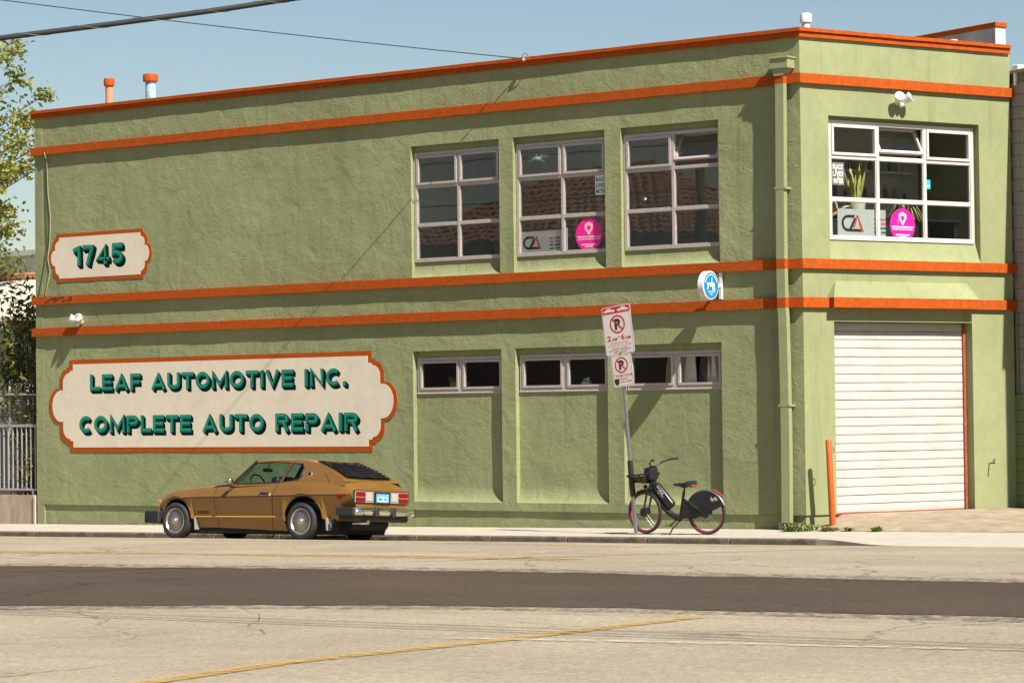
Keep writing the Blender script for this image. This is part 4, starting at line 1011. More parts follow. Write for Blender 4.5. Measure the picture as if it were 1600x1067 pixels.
def towcar(cx,cz,s,flip):
    pts=[(-.105,-.018),(-.10,.004),(-.06,.012),(-.035,.034),(.02,.036),(.045,.014),(.10,.008),(.105,-.018),(.075,-.018),(.06,-.03),(.045,-.018),(-.04,-.018),(-.055,-.03),(-.07,-.018)]
    return [(cx+x*s*flip,cz+z*s) for x,z in (pts if flip>0 else pts[::-1])]
for cx,fl in ((-.13,1),(.13,-1)): MB().prism(towcar(cx,3.535,1.05,fl),-.0056,-.0046,'y').build('tow_symbol',M_SWH,hd_)
noP(big,.0,3.31,.145,-.0045)
t=MB(); text_mb('2',-.225,-.15,3.055,3.145,-.0042,.03,mb=t); text_mb('AM',-.135,-.035,3.055,3.105,-.0042,.02,mb=t); text_mb('TO',-.015,.025,3.09,3.115,-.0042,.01,mb=t); text_mb('6',.045,.11,3.055,3.145,-.0042,.03,mb=t); text_mb('AM',.125,.225,3.055,3.105,-.0042,.02,mb=t); t.build('hours_print',M_SRED,big)
t=MB()
for s_,a,b,z in (('VEHICLES OVER',-.17,.17,3.005),("7' HIGH OR 22' LONG",-.225,.225,2.965),(11,-.15,.15,2.925),(12,-.21,-.02,2.893),('FOR INFORMATION',.0,.21,2.893),(13,-.12,.12,2.862)):
    if isinstance(s_,str): text_mb(s_,a,b,z,z+.022,-.0042,.01,mb=t)
    else: marks(s_,a,b,z,z+.018,-.0042,t,2)
t.build('small_print',M_FADE,big)
MB().lathe([(.012,0),(.012,.008)],Matrix.Translation((0,-.003,2.848))@Matrix.Rotation(R(90),4,'X'),8).build('bolt',M_DKMETAL,big)
sm=plate(-.175,.215,2.325,2.825,-1.5,'sign_plate')
noP(sm,.01,2.665,.125,-.0045)
t=MB(); text_mb('7:30AM-9:30AM',-.16,.20,2.475,2.525,-.0042,.01,mb=t); t.build('hours_print',M_FADE,sm)
t=MB(); marks(14,-.06,.12,2.435,2.455,-.0042,t,1); marks(15,-.03,.19,2.388,2.412,-.0042,t,2); t.build('small_print',M_FADE,sm)
stk=MB(); stk.sphere((-.10,-.0045,2.40),.045,10,6,(1.,.05,1.)); 
for k in range(4): stk.sphere((-.135+.022*k,-.006,2.435+.004*(k%2)),.016,8,5,(.8,.08,1.3))
stk.build('fist_sticker',M_BLACK,sm)
MB().bbox(-.035,.035,-.032,.032,.60,1.16,.006).build('post_sleeve',M_RUB,POST)

# ------------------------------------------------------------------ blue round projecting sign
bx,bz_=-1.50,3.83
BS=thing('projecting_sign','small round blue projecting sign with white edge bracketed to the long green wall','sign',(bx,0,bz_))
FX=Matrix.Rotation(R(90),4,'Y')     # disc faces along the wall
MB().lathe([(.222,-.055),(.230,-.048),(.230,.048),(.222,.055)],Matrix.Translation((0,-.40,0))@FX,40).build('drum',M_WHITEP,BS,smooth=40)
M_BLUE=pm('blue sign face',(.008,.20,.42),.35,var=.04)
MB().lathe([(.207,0),(.207,.003)],Matrix.Translation((.0555,-.40,0))@FX,40).build('blue_face',M_BLUE,BS)
MX=Matrix.Translation((.0600,-.40,0))@Matrix.Rotation(R(90),4,'Z')
t=MB(); text_mb('y',-.125,-.045,-.065,.045,0,.03,mb=t); text_mb('o',-.042,.012,-.02,.045,0,.03,mb=t); t.box(.012,.028,-.0005,.0005,-.02,.125); text_mb('R',.036,.12,-.075,.045,0,.03,mb=t)
marks(16,-.10,.10,-.105,-.09,0,t,1); marks(17,-.04,.04,-.145,-.13,0,t,1)
n=30
for a0,a1 in ((20,60),(66,118),(124,165)):
    t.grid([[(q*math.cos(R(a0+(a1-a0)*k/12)),0,q*math.sin(R(a0+(a1-a0)*k/12))) for q in (.165,.178)] for k in range(13)])
t.xf(MX).build('white_print',M_WHITE,BS)
br=MB(); br.bbox(-.028,.028,-.045,-.003,-.21,.22,.004); br.build('wall_bracket',M_WHITEP,BS)
MB().bbox(-.018,.018,-.19,-.04,-.02,.03,.004).build('arm',M_WHITEP,BS)

# ------------------------------------------------------------------ twin-head security lights
def seclight(loc,rotz,label):
    o=thing('security_light',label,'light',loc,(0,0,rotz),'white security lights on the walls')
    MB().lathe([(.055,0),(.055,.03),(.04,.05)],Matrix.Rotation(R(90),4,'X'),16).build('base',M_WHITEP,o,smooth=40)
    for s in (-1,1):
        T=Matrix.Translation((s*.085,-.14,.045))@Matrix.Rotation(R(s*28),4,'Z')@Matrix.Rotation(R(62),4,'X')
        h=MB().lathe([(.035,-.075),(.055,-.06),(.072,.03),(.080,.075),(.074,.078)],T,16); h.tube([(s*.015,-.04,0),(s*.05,-.09,.02),(s*.08,-.12,.04)],.016,6); hh=h.build('lamp_head',M_WHITEP,o,smooth=40)
        MB().lathe([(.070,.0765),(.070,.078)],T,16).build('lens',pm('lamp lens',(.55,.55,.52),.2),hh)
    MB().sphere((0,-.10,-.055),.042,12,8,(1,1.1,1)).build('sensor',M_WHITEP,o,smooth=60)
    MB().tube([(0,-.04,-.01),(0,-.08,-.04)],.02,6).build('sensor_arm',M_WHITEP,o)
    return o
seclight((-16.02,-.002,3.70),0,'white twin security light low on the long wall above the painted letters')
v=WALLB@Vector((2.0,-.002,6.76)); seclight(tuple(v),R(70.05),'white twin security light above the large office window')
o=thing('floodlight','small white floodlight at the top corner beside the grey neighbouring wall','light',tuple(WALLB@Vector((4.50,-.06,7.28))),(0,0,R(70)))
MB().bbox(-.02,.20,-.12,.02,.10,.22,.01).build('housing',M_WHITEP,o); MB().prism([(-.02,.09),(.15,.09),(.06,-.12),(-.02,-.12)],-.06,-.01,'y').build('bracket',M_WHITEP,o)

# ------------------------------------------------------------------ leaning orange bollard and weeds
vb=WALLB@Vector((.20,-.40,0)); zb_=.005
BO=thing('pipe_bollard','leaning orange steel pipe bollard beside the white roller door','bollard',(vb.x,vb.y,zb_),(R(2),R(-4.2),R(70)))
M_BOL=pm('chipped orange paint',(.48,.09,.006),.5,var=.12,vscale=12,dirt=(.2,.05,.02),dscale=14,damt=.6)
MB().lathe([(.051,-.2),(.050,.5),(.048,1.37),(.042,1.378),(.0,1.379)],None,18,caps=False).build('pipe',M_BOL,BO,smooth=50)
MB().tube([(.048+.05*math.sin(a)*1.,0,1.20+.055*math.cos(a)) for a in [math.pi*(-.05+1.1*k/10) for k in range(11)]],.006,5).build('ring',M_DKMETAL,BO)
MB().lathe([(.075,-.05),(.073,.02),(.054,.035)],None,16).build('collar',M_OLDC,BO)
M_WEED=pm('weed leaves',(.13,.17,.03),.6,var=.3,vscale=20)
def weed(x,y,r,n,h,seed,lab):
    rr=random.Random(seed); mb=MB(); zz=sz(x,y)+.0
    for k in range(n):
        a=rr.uniform(0,6.28); d=r*math.sqrt(rr.random()); bx_,by_=d*math.cos(a),d*math.sin(a); hh=h*rr.uniform(.5,1.1); l=rr.uniform(.03,.08); w_=l*.28; a2=rr.uniform(0,6.28)
        p=Vector((bx_,by_,0)); q=p+Vector((math.cos(a2)*l*.6,math.sin(a2)*l*.6,hh)); s_=Vector((-math.sin(a2),math.cos(a2),0))*w_
        e=q+Vector((math.cos(a2)*l,math.sin(a2)*l,rr.uniform(-.02,.03)))
        mb.poly([p-s_*.2,p+s_*.2,q+s_,e,q-s_])
    o=thing('weed_clump',lab,'weeds',(x,y,zz),group='weeds along the driveway edge'); mb.build('leaves',M_WEED,o); return o
weed(.10,-.36,.26,240,.09,1,'broad clump of green weeds at the building corner beside the orange bollard')
weed(.62,-.36,.13,80,.06,2,'low weed clump just past the foot of the orange bollard')
weed(.98,-.35,.07,30,.05,3,'small weed tuft in the driveway joint')
weed(1.45,-.36,.09,50,.07,4,'lone taller weed tuft in front of the roller door')

# ------------------------------------------------------------------ rental bicycle
HB=R(180+3.0)
BKX,BKY=-.945,-1.38
BK=thing('electric_bicycle','black electric bicycle with pink rims and front basket on its kickstand','bicycle',(BKX,BKY,sz(BKX,BKY)),(R(-2.0),0,HB))
M_BBLK=pm('bicycle black paint',(.011,.011,.012),.34,var=.1,vscale=8); M_RIM=pm('pink rim paint',(.36,.02,.10),.4); M_RIM2=pm('spoke steel',(.45,.45,.44),.3,.9)
WRB=.335
def bwheel(par,loc,rz_,nm):
    w_=MB(); n=44; pr=[(.335,0),(.329,.020),(.312,.026),(.298,.016),(.298,-.016),(.312,-.026),(.329,-.020)]
    w_.grid([[Vector((p*math.cos(2*math.pi*k/n),q,p*math.sin(2*math.pi*k/n))) for p,q in pr] for k in range(n+1)],True)
    o=w_.build(nm,M_TYRE,par,smooth=60); o.location=loc; o.rotation_euler=(0,0,rz_)
    r_=MB(); pr=[(.300,.013),(.300,-.013),(.281,-.015),(.276,0),(.281,.015)]
    r_.grid([[Vector((p*math.cos(2*math.pi*k/n),q,p*math.sin(2*math.pi*k/n))) for p,q in pr] for k in range(n+1)],True); r_.build('rim',M_RIM,o,smooth=60)
    s_=MB()
    for k in range(32):
        a=2*math.pi*k/32; b=a+(.5 if k%2 else -.5); sd=.028 if k%4<2 else -.028
        s_.tube([(.045*math.cos(b),sd,.045*math.sin(b)),(.28*math.cos(a),0,.28*math.sin(a))],.0012,3)
    s_.build('spokes',M_RIM2,o,kind='stuff')
    return o
rw=bwheel(BK,(0,0,WRB),0,'rear_wheel')
MB().lathe([(.03,-.06),(.075,-.05),(.08,0),(.075,.05),(.03,.06)],Matrix.Rotation(R(90),4,'X'),18).build('hub_motor',M_BBLK,rw,smooth=50)
MB().lathe([(.05,.062),(.05,.066)],Matrix.Rotation(R(90),4,'X'),20).build('brake_disc',M_RIM2,rw)
FH=Vector((1.105,0,WRB)); STEER=R(-9)
head_lo=Vector((1.005,0,.68)); head_hi=Vector((.955,0,.83))
fw=bwheel(BK,FH,STEER,'front_wheel')
MB().lathe([(.03,-.06),(.07,-.05),(.074,0),(.07,.05),(.03,.06)],Matrix.Rotation(R(90),4,'X'),18).build('hub',M_BBLK,fw,smooth=50)
MB().bbox(.16,.19,-.03,-.024,-.17,-.10,.003).build('reflector',M_WHITE,fw)
fr=MB(); fr.tube([(.985,0,.70),(.90,0,.585),(.78,0,.44),(.66,0,.32),(.545,0,.255),(.47,0,.245)],[.042,.046,.048,.048,.045,.04],12); fr.tube([head_lo,head_hi],.036,12)
fr.tube([(.47,0,.245),(.43,0,.45),(.395,0,.66)],[.03,.026,.022],10)
for y in (.065,-.065): fr.tube([(.45,y*.5,.25),(.22,y,.30),(0,y,WRB)],.014,8); fr.tube([(.42,y*.3,.55),(.2,y,.44),(0,y,WRB)],.011,8)
fr.build('frame',M_BBLK,BK,smooth=50)
cs=math.cos(STEER); sn=math.sin(STEER); rot=lambda p:(1.0+(p[0]-1.0)*cs-p[1]*sn,(p[0]-1.0)*sn+p[1]*cs,p[2])
fk=MB()
for y in (.062,-.062): fk.tube([rot((.995,y,.70)),rot((1.03,y,.60)),rot((1.105,y,WRB))],[.02,.018,.013],8)
fk.tube([rot((.995,-.062,.705)),rot((.995,.062,.705))],.02,8); fk.build('fork',M_BBLK,BK,smooth=50)
mdg=MB(); mdg.grid([[rot((1.105+r_*math.cos(a),y,WRB+r_*math.sin(a))) for r_,y in ((.338,-.034),(.355,-.02),(.358,0),(.355,.02),(.338,.034))] for a in [R(55+80*k/12) for k in range(13)]]); mdg.build('front_mudguard',M_BBLK,BK,smooth=60)
st=MB(); st.tube([(.955,0,.83),(.945,0,.98),(.93,0,1.03)],.018,8); bar=[]
for y,x,z in ((-.31,.66,1.165),(-.25,.74,1.16),(-.16,.86,1.12),(-.07,.925,1.05),(.07,.925,1.05),(.16,.86,1.12),(.25,.74,1.16),(.31,.66,1.165)): bar.append(rot((x,y,z)))
st.tube(bar,.0125,8); st.build('handlebar',M_BBLK,BK,smooth=50)
for a,b in ((0,1),(7,6)): MB().tube([bar[a],Vector(bar[a]).lerp(Vector(bar[b]),.98)],.018,8).build('grip',M_RUB,BK,smooth=50)
for k,s in ((1,-1),(6,1)): p=Vector(bar[k]); MB().tube([p,p+Vector((.03,0,-.02)),p+Vector((-.06,s*.01,-.035))],.007,5).build('brake_lever',M_RIM2,BK)
# moulded front basket with a clear-sided tray, and the dock unit behind it
bk=MB(); lo=[];hi=[]
for x,y,z in ((1.36,-.13,.905),(1.36,.13,.905),(.95,.17,.94),(.95,-.17,.94)): hi.append(rot((x,y,z)))
for x,y,z in ((1.22,-.09,.80),(1.22,.09,.80),(1.0,.11,.79),(1.0,-.11,.79)): lo.append(rot((x,y,z)))
bk.poly(lo); 
for k in range(4):
    k2=(k+1)%4; A0,A1,B0,B1=Vector(lo[k]),Vector(lo[k2]),Vector(hi[k]),Vector(hi[k2])
    bk.poly([A0,A1,A1.lerp(B1,.8),A0.lerp(B0,.8)])
    bk.tube([B0,B1],.014,6); bk.tube([A0,B0],.014,6)
    for f in (.33,.66): bk.tube([A0.lerp(A1,f),B0.lerp(B1,f)],.006,4)
    bk.tube([A0.lerp(B0,.72),A1.lerp(B1,.72)],.006,4)
bk.build('basket',M_BBLK,BK)
du=MB().bbox(.90,1.05,-.10,.10,.84,1.04,.035,2); du.v=[rot(v) for v in du.v]; d_=du.build('dock_unit',M_BLKM,BK,smooth=40)
du=MB().bbox(.94,1.02,-.104,-.099,.95,1.0,.002); du.v=[rot(v) for v in du.v]; du.build('display',pm('grey display',(.16,.18,.18),.15),d_)
MB().sphere(rot((1.10,0,.73)),.035,10,8).build('headlamp',M_BLKM,BK)
# battery on the down tube
ba=MB().bbox(-.245,.235,-.055,.055,-.07,.075,.045,3); T=Matrix.Translation((.755,0,.625))@Matrix.Rotation(R(-49),4,'Y')@Matrix.Rotation(0,4,'Z'); T=Matrix.Translation((.765,0,.60))@Matrix.Rotation(R(-(180-131)),4,'Y')
ba.xf(T).build('battery',M_BBLK,BK,smooth=40)
t=text_mb('lyft',-.10,.04,-.03,.03,0,.03); TT=T@Matrix.Translation((0,.0562,0))@Matrix.Rotation(R(180),4,'Z'); t.xf(TT).build('battery_print',pm('grey print',(.25,.25,.25),.5),BK)
t=marks(18,-.16,.0,.028,.050,0,None,2); t.xf(TT).build('battery_number',M_WHITE,BK)
# saddle
sd_=MB(); rows=[]
for x,hw,z,dp in ((.57,.024,.785,.03),(.50,.034,.795,.045),(.42,.055,.795,.06),(.34,.10,.81,.085),(.27,.125,.83,.10),(.225,.11,.832,.08)):
    rows.append([(x,-hw,z-dp),(x,-hw,z-.012),(x,-hw*.6,z),(x,0,z-.004),(x,hw*.6,z),(x,hw,z-.012),(x,hw,z-dp),(x,0,z-dp*.8)])
sd_.grid(rows,True); n=len(sd_.v); sd_.f+= [tuple(range(8)),tuple(range(n-8,n))[::-1]]; sd_.build('saddle',M_RUB,BK,smooth=60)
MB().tube([(.395,0,.64),(.375,0,.76)],.015,8).build('seat_post',M_BBLK,BK)
MB().bbox(.20,.25,-.05,.05,.725,.765,.008).build('saddle_lamp',pm('red reflector',(.35,.04,.01),.3),BK)
# rear mudguard with solid skirt panels
ang=[R(20+115*k/20) for k in range(21)]
mg=MB(); mg.grid([[(.365*math.cos(a)*q if 0 else (r_*math.cos(a)),y,WRB+r_*math.sin(a)) for r_,y in ((.345,-.042),(.362,-.032),(.368,0),(.362,.032),(.345,.042))] for a in [R(20+130*k/22-180+180) for k in range(23)]])
mg.v=[(-v[0],v[1],v[2]) for v in mg.v]; gd=mg.build('rear_mudguard',pm('grey mudguard',(.10,.10,.10),.4,.3),BK,smooth=60)
for y in (.046,-.046):
    pts=[(.345*math.cos(a),WRB+.345*math.sin(a)) for a in [R(22+k*6.5) for k in range(20)]]
    pts=[(-x,z) for x,z in pts]+[(.40,.50),(.43,.27),(.22,.24),(.05,.30),(-.06,.36)]
    k_=MB().prism(pts,y-.003,y+.003,'y').build('skirt_panel',pm('charcoal plastic',(.012,.012,.013),.45,var=.1,vscale=5),BK)
t=text_mb('lyft',-.06,.06,-.035,.04,0,.05); t.xf(Matrix.Translation((-.165,.0512,.545))@Matrix.Rotation(R(180),4,'Z')).build('skirt_logo',pm('pale pink print 2',(.50,.36,.38),.5),BK)
MB().prism([(-.235,.628),(-.145,.683),(-.135,.70),(-.215,.660),(-.285,.605),(-.29,.585)],-.022,.022,'y').build('tail_lamp',pm('orange red lens',(.34,.035,.01),.3),BK)
MB().tube([(.39,.056,.58),(.04,.062,.355)],.0065,6).build('stay',M_CHR,BK)
MB().tube([(.47,0,.245),(.46,.05,.245)],.05,14).build('crank_case',M_BBLK,BK,smooth=50)
for s,a in ((1,R(215)),(-1,R(35))):
    e=Vector((.47-.165*math.cos(a),s*.075,.245+.165*math.sin(a)))
    if s>0: e=Vector((.61,.075,.145))
    else: e=Vector((.33,-.075,.345))
    c_=MB().tube([(.47,s*.065,.245),e],.013,6).build('crank',M_BBLK,BK)
    MB().bbox(e.x-.045,e.x+.045,min(e.y,e.y+s*.095),max(e.y,e.y+s*.095),e.z-.013,e.z+.013,.005).build('pedal',M_RUB,c_)
    MB().bbox(e.x-.02,e.x+.02,e.y+s*.0945,e.y+s*.098,e.z-.008,e.z+.008,.002).build('pedal_reflector',pm('amber reflector',(.5,.2,.02),.3),c_)
MB().tube([(.43,.04,.24),(.56,.10,.09),(.60,.13,.006)],[.013,.011,.012],8).build('kickstand',M_BBLK,BK)
# ------------------------------------------------------------------ foliage helpers
def leafmat(name,c1,c2):
    m=bpy.data.materials.new(name); m.use_nodes=True; nt=m.node_tree; b=nt.nodes['Principled BSDF']; L=nt.links
    b.inputs['Roughness'].default_value=.5; b.inputs['Specular IOR Level'].default_value=.35
    oi=nd(nt,'ShaderNodeTexCoord'); n=nd(nt,'ShaderNodeTexNoise'); n.inputs['Scale'].default_value=5; L.new(oi.outputs['Object'],n.inputs['Vector'])
    mr=nd(nt,'ShaderNodeMapRange'); mr.inputs['From Min'].default_value=.35; mr.inputs['From Max'].default_value=.65; L.new(n.outputs['Fac'],mr.inputs['Value'])
    mx=nd(nt,'ShaderNodeMix'); mx.data_type='RGBA'; mx.inputs[6].default_value=(*c1,1); mx.inputs[7].default_value=(*c2,1); L.new(mr.outputs[0],mx.inputs[0]); L.new(mx.outputs[2],b.inputs['Base Color'])
    tr=nd(nt,'ShaderNodeBsdfTranslucent'); L.new(mx.outputs[2],tr.inputs[0]); ms=nd(nt,'ShaderNodeMixShader'); ms.inputs[0].default_value=.28
    out=[q for q in nt.nodes if q.type=='OUTPUT_MATERIAL'][0]; L.new(b.outputs[0],ms.inputs[1]); L.new(tr.outputs[0],ms.inputs[2]); L.new(ms.outputs[0],out.inputs['Surface'])
    return m
M_LF_Y=leafmat('yellow green leaves',(.26,.25,.03),(.13,.15,.02)); M_LF_D=leafmat('glossy dark leaves',(.075,.095,.018),(.16,.18,.03)); M_LF_S=leafmat('dark street tree leaves',(.035,.055,.015),(.06,.085,.02))
M_BARK=pm('bark',(.10,.075,.055),.9,var=.3,vscale=12,bump=.01,bscale=30)
def leaf(mb,p,rr,l,w):
    d=Vector((rr.gauss(0,1),rr.gauss(0,1),rr.gauss(0,.8))).normalized(); u=d.orthogonal().normalized(); u=(Matrix.Rotation(rr.uniform(0,6.28),3,d)@u)
    p=Vector(p); q=p+d*l*.5; s_=u*w*.5; nn=d.cross(u)*l*.06
    mb.poly([p,q+s_+nn,p+d*l,q-s_+nn])
def tree(name,label,loc,h,cr,cz,seed,n_cl,n_lf,ll,mat,group=None,cl_r=.45):
    """tapered trunk with limbs; crown of leaf clumps at limb ends, with gaps between them"""
    rr=random.Random(seed); o=thing(name,label,'tree',loc,group=group); tb=MB(); cb=MB()
    top=Vector((rr.uniform(-.3,.3),rr.uniform(-.3,.3),cz+cr*.4)); f0=cz-cr
    tb.tube([(0,0,-.3),(.03,.02,f0*.5),(top.x*.5,top.y*.5,f0),top],[h*.022,h*.018,h*.014,h*.004],9)
    for k in range(n_cl):
        d=Vector((rr.gauss(0,1),rr.gauss(0,1),rr.gauss(0,1)*.9)).normalized(); rad=cr*rr.uniform(.45,1.)
        e=Vector((d.x*rad,d.y*rad,cz+d.z*rad*.95)); b=Vector((top.x*.4,top.y*.4,max(f0*.8,min(cz,e.z-rad*.6))))
        m=b.lerp(e,.5)+Vector((rr.uniform(-.2,.2),rr.uniform(-.2,.2),rr.uniform(-.1,.3)))*cr*.2
        tb.tube([b,m,e],[h*.0026,h*.0018,h*.0008],5,cap=False)
        r_=cl_r*rr.uniform(.6,1.3)
        for j in range(n_lf):
            v=Vector((rr.gauss(0,1),rr.gauss(0,1),rr.gauss(0,.7)))*r_*.55; leaf(cb,e+v,rr,ll*rr.uniform(.6,1.3),ll*.55)
    tb.build('trunk',M_BARK,o,smooth=60); cb.build('crown',mat,o,kind='stuff'); return o

# ------------------------------------------------------------------ plot to the left: low wall, railing, wire mesh, shrub, house, tree
LW=thing('low_concrete_wall','stained low concrete wall under the grey railing left of the shop','wall',(-17.3,0,0))
mb=MB(); mb.grid([[(x,.0+.004*noise.noise((x,z,1)),z) for x in frange(-12.7,-.03,.12)] for z in frange(-.5,.372,.1)]); mb.grid([[(x,y,.372) for x in frange(-12.7,-.03,.5)] for y in (0,.2)]); mb.build('wall_face',M_OLDC,LW,smooth=50)
MB().bbox(-.06,-.004,-.03,.0,-.5,.375,.005).build('edge_strip',pm('pale render strip',(.5,.42,.32),.9,var=.15),LW)
RL=thing('metal_railing','grey picket railing standing on the low concrete wall','railing',(-17.34,.08,.372))
M_RAIL=pm('grey railing paint',(.34,.33,.32),.5,.2,var=.15,vscale=10)
for z0,z1 in ((.085,.125),(1.32,1.375)): MB().bbox(-9.0,0,-.02,.02,z0,z1,.004).build('rail',M_RAIL,RL)
pk=MB().bbox(-.0125,.0125,-.0125,.0125,.125,1.32,.002).mesh('picket',M_RAIL)
for k in range(70):
    o=bpy.data.objects.new('picket',pk); COL.objects.link(o); o.parent=RL; o.location=(-.06-.128*k,0,0)
for k in range(4): MB().bbox(-.12-2.6*k-.025,-.12-2.6*k+.025,-.025,.025,0,.09,.003).build('foot',M_RAIL,RL)
WM=thing('wire_mesh_fence','sagging chain-link mesh with a coil of wire above the railing','fence',(-17.34,.16,0))
ml=MB(); M_WIRE=pm('rusty wire',(.30,.27,.25),.5,.6,var=.2)
for k in range(46):
    for s in (1,-1):
        x0=-.02-.07*k; a=(x0,0,1.72); b=(x0-s*.62,0,2.34)
        if -3.2<b[0]<0.1: ml.tube([a,((a[0]+b[0])/2,.006*s,2.03),b],.0028,3)
ml.build('mesh',M_WIRE,WM,kind='stuff')
MB().tube([(-3.3,0,2.34),(0,0,2.33)],.02,8).build('top_tube',M_RAIL,WM); MB().tube([(-.9,.03,.0),(-.9,.03,2.5)],.025,8).build('post',M_RAIL,WM)
MB().tube([(-.05-.010*k,.10*math.cos(k*.55),2.46+.10*math.sin(k*.55)) for k in range(230)],.003,3).build('wire_coil',M_WIRE,WM)
def shrub(name,label,loc,boxes,seed,ll,mat,stems,group=None):
    rr=random.Random(seed); o=thing(name,label,'shrub',loc,group=group); tb=MB(); cb=MB()
    for (cx,cy,cz,rx,ry,rz_,n) in boxes:
        for s in range(stems):
            e=Vector((cx+rr.uniform(-1,1)*rx,cy+rr.uniform(-1,1)*ry,cz+rr.uniform(-.6,1)*rz_)); tb.tube([(rr.uniform(-.2,.2),rr.uniform(-.1,.1),0),(e.x*.6,e.y*.6,e.z*.55),e],[.022,.014,.004],5,cap=False)
            for j in range(n//stems):
                v=Vector((rr.gauss(0,1)*rx,rr.gauss(0,1)*ry,rr.gauss(0,1)*rz_))*.32; leaf(cb,e+v,rr,ll*rr.uniform(.6,1.25),ll*.36)
    tb.build('stems',M_BARK,o,smooth=60); cb.build('foliage',mat,o,kind='stuff'); return o
shrub('leafy_shrub','tall glossy-leaved shrub crowding the left end of the shop wall',(-18.2,.75,-.2),[(-.1,0,3.5,.75,.45,.75,800),(-.15,-.1,2.6,.85,.45,.7,800),(-.5,0,4.2,.35,.3,.5,140),(.35,0,3.95,.22,.2,.45,90),(.35,-.25,1.6,.35,.25,.8,260)],4,.19,M_LF_D,14)
shrub('climbing_vine','yellow-green vine trailing down through the grey railing pickets',(-17.75,.18,.35),[(0,-.06,.75,.30,.10,.55,170),(.2,-.04,1.5,.18,.08,.35,90),(-.4,-.03,.25,.14,.06,.18,50)],9,.085,M_LF_Y,8)
# house behind the shrub
HS=thing('lap_sided_house','pale lap-sided house with a brown ridge behind the glossy shrub','house',(-30,8.5,0))
M_SID=pm('mauve lap boards',(.40,.34,.30),.7,var=.08,vscale=5); M_SHK=pm('pale roof shakes',(.62,.53,.41),.9,var=.22,vscale=3,stretch=(.6,1,6),bump=.01,bscale=20)
MB().box(-8,10,.06,8,-.3,4.35).build('wall',M_INTD,HS)
bd=MB().prism([(0,0),(-.022,.0),(-.006,.15),(0,.15)],-9,9,'x').mesh('board',M_SID)
for k in range(29):
    o=bpy.data.objects.new('board',bd); COL.objects.link(o); o.parent=HS; o.location=(1.0,.058,-.2+.155*k)
MB().prism([(-.35,4.32),(4.2,5.55),(8.5,4.32),(8.5,4.2),(-.35,4.2)],-9,11,'x').build('roof',M_SHK,HS)
MB().bbox(-9,11,3.9,4.5,5.50,5.66,.03).build('ridge_cap',pm('brown ridge shakes',(.42,.22,.09),.9,var=.3,vscale=10),HS)
MB().box(-2.6,4.2,-.1,.05,.2,2.1).build('carport_shade_slab',M_INTD,HS)  # near-black slab gives the carport shade by its colour
FB=thing('white_flat_building','low white flat-roofed building far behind the lap-sided house','building',(-44,22,0))
MB().box(-10,14,0,9,-.3,6.95).build('wall',pm('white stucco far',(.70,.66,.58),.85,var=.05),FB); MB().bbox(-10.2,14.2,-.25,9.2,6.9,7.12,.02).build('roof_edge',pm('grey roof edge',(.42,.40,.36),.8),FB)
tree('airy_tree','tall airy tree with yellow-green leaf tufts left of the shop',(-31.05,8.4,-.3),13,3.9,9.2,23,220,80,.17,M_LF_Y,cl_r=.36)
tree('low_dark_tree','lower bushy tree growing in front of the white flat building',(-34.2,13.,-.3),7.6,1.9,6.0,22,60,60,.16,M_LF_D,cl_r=.5)

# ------------------------------------------------------------------ grey block building on the right
NB=thing('block_building','grey concrete-block building against the right end of the short front','building',tuple(WALLB@Vector((4.512,0,0))),(0,0,R(68.1)))
M_BLK=pm('grey block',(.23,.205,.185),.9,var=.15,vscale=4,bump=.004,bscale=40); M_BLKG=pm('green painted block',(.12,.155,.06),.7,var=.1,vscale=4,bump=.003,bscale=40)
MB().box(.012,9,-4.4,7,-.5,7.36).build('core',pm('mortar',(.15,.135,.12),.95,var=.2),NB)
for mt,zz0,n,off in ((M_BLKG,-.2,11,-.045),(M_BLK,2.0,26,0)):
    bm_=MB().bbox(-.012,.02,-.196,.196,.003,.199,.006).mesh('block',mt)
    for k in range(n):
        for j in range(4):
            o=bpy.data.objects.new('block',bm_); COL.objects.link(o); o.parent=NB; o.location=(off,-.2-.4*j+(.2 if k%2 else 0)+.02,zz0+.2*k)
MB().bbox(-.075,.0,-1.8,.0,2.0,2.05,.01).build('ledge',M_BLKG,NB)
MB().bbox(-.05,9,-4.45,7,7.36,7.42,.01).build('parapet_cap',M_BLK,NB)
MB().tube([(-.03,-.06,2.05),(-.03,-.06,3.4)],.03,8).build('conduit',pm('green conduit',(.10,.13,.06),.6),NB)

# ------------------------------------------------------------------ overhead wires
M_CAB=pm('black cable sheath',(.03,.028,.028),.45,var=.2)
def cat(p,q,sag,n=40): 
    p,q=Vector(p),Vector(q); return [p.lerp(q,k/n)-_z*(sag*4*(k/n)*(1-k/n)) for k in range(n+1)]
P0,P1,P2=Vector((1.06,-17.68,5.75)),Vector((2.12,-16.9,5.90)),Vector((3.32,-15.96,6.10))
pts=[P0+(P0-P2)*4.5+_z*1.6,P0+(P0-P2)*2.2+_z*.30,P0+(P0-P2)*.8,P0,P1,P2,P2+(P2-P0)*.9+_z*.10,P2+(P2-P0)*3+_z*1.0,P2+(P2-P0)*6+_z*3.2]
sm_=[]
for k in range(len(pts)-1):
    a,b,c,d=pts[max(k-1,0)],pts[k],pts[k+1],pts[min(k+2,len(pts)-1)]
    for j in range(10):
        t=j/10; sm_.append(.5*((2*b)+(c-a)*t+(2*a-5*b+4*c-d)*t*t+(3*b-a-3*c+d)*t**3))
cb=thing('overhead_cable','thick black cable with spiral lashing crossing the sky above the parapet','cable',tuple(P1))
MB().tube([p-P1 for p in sm_],.029,10).build('sheath',M_CAB,cb,smooth=60)
lash=[]
L_=0
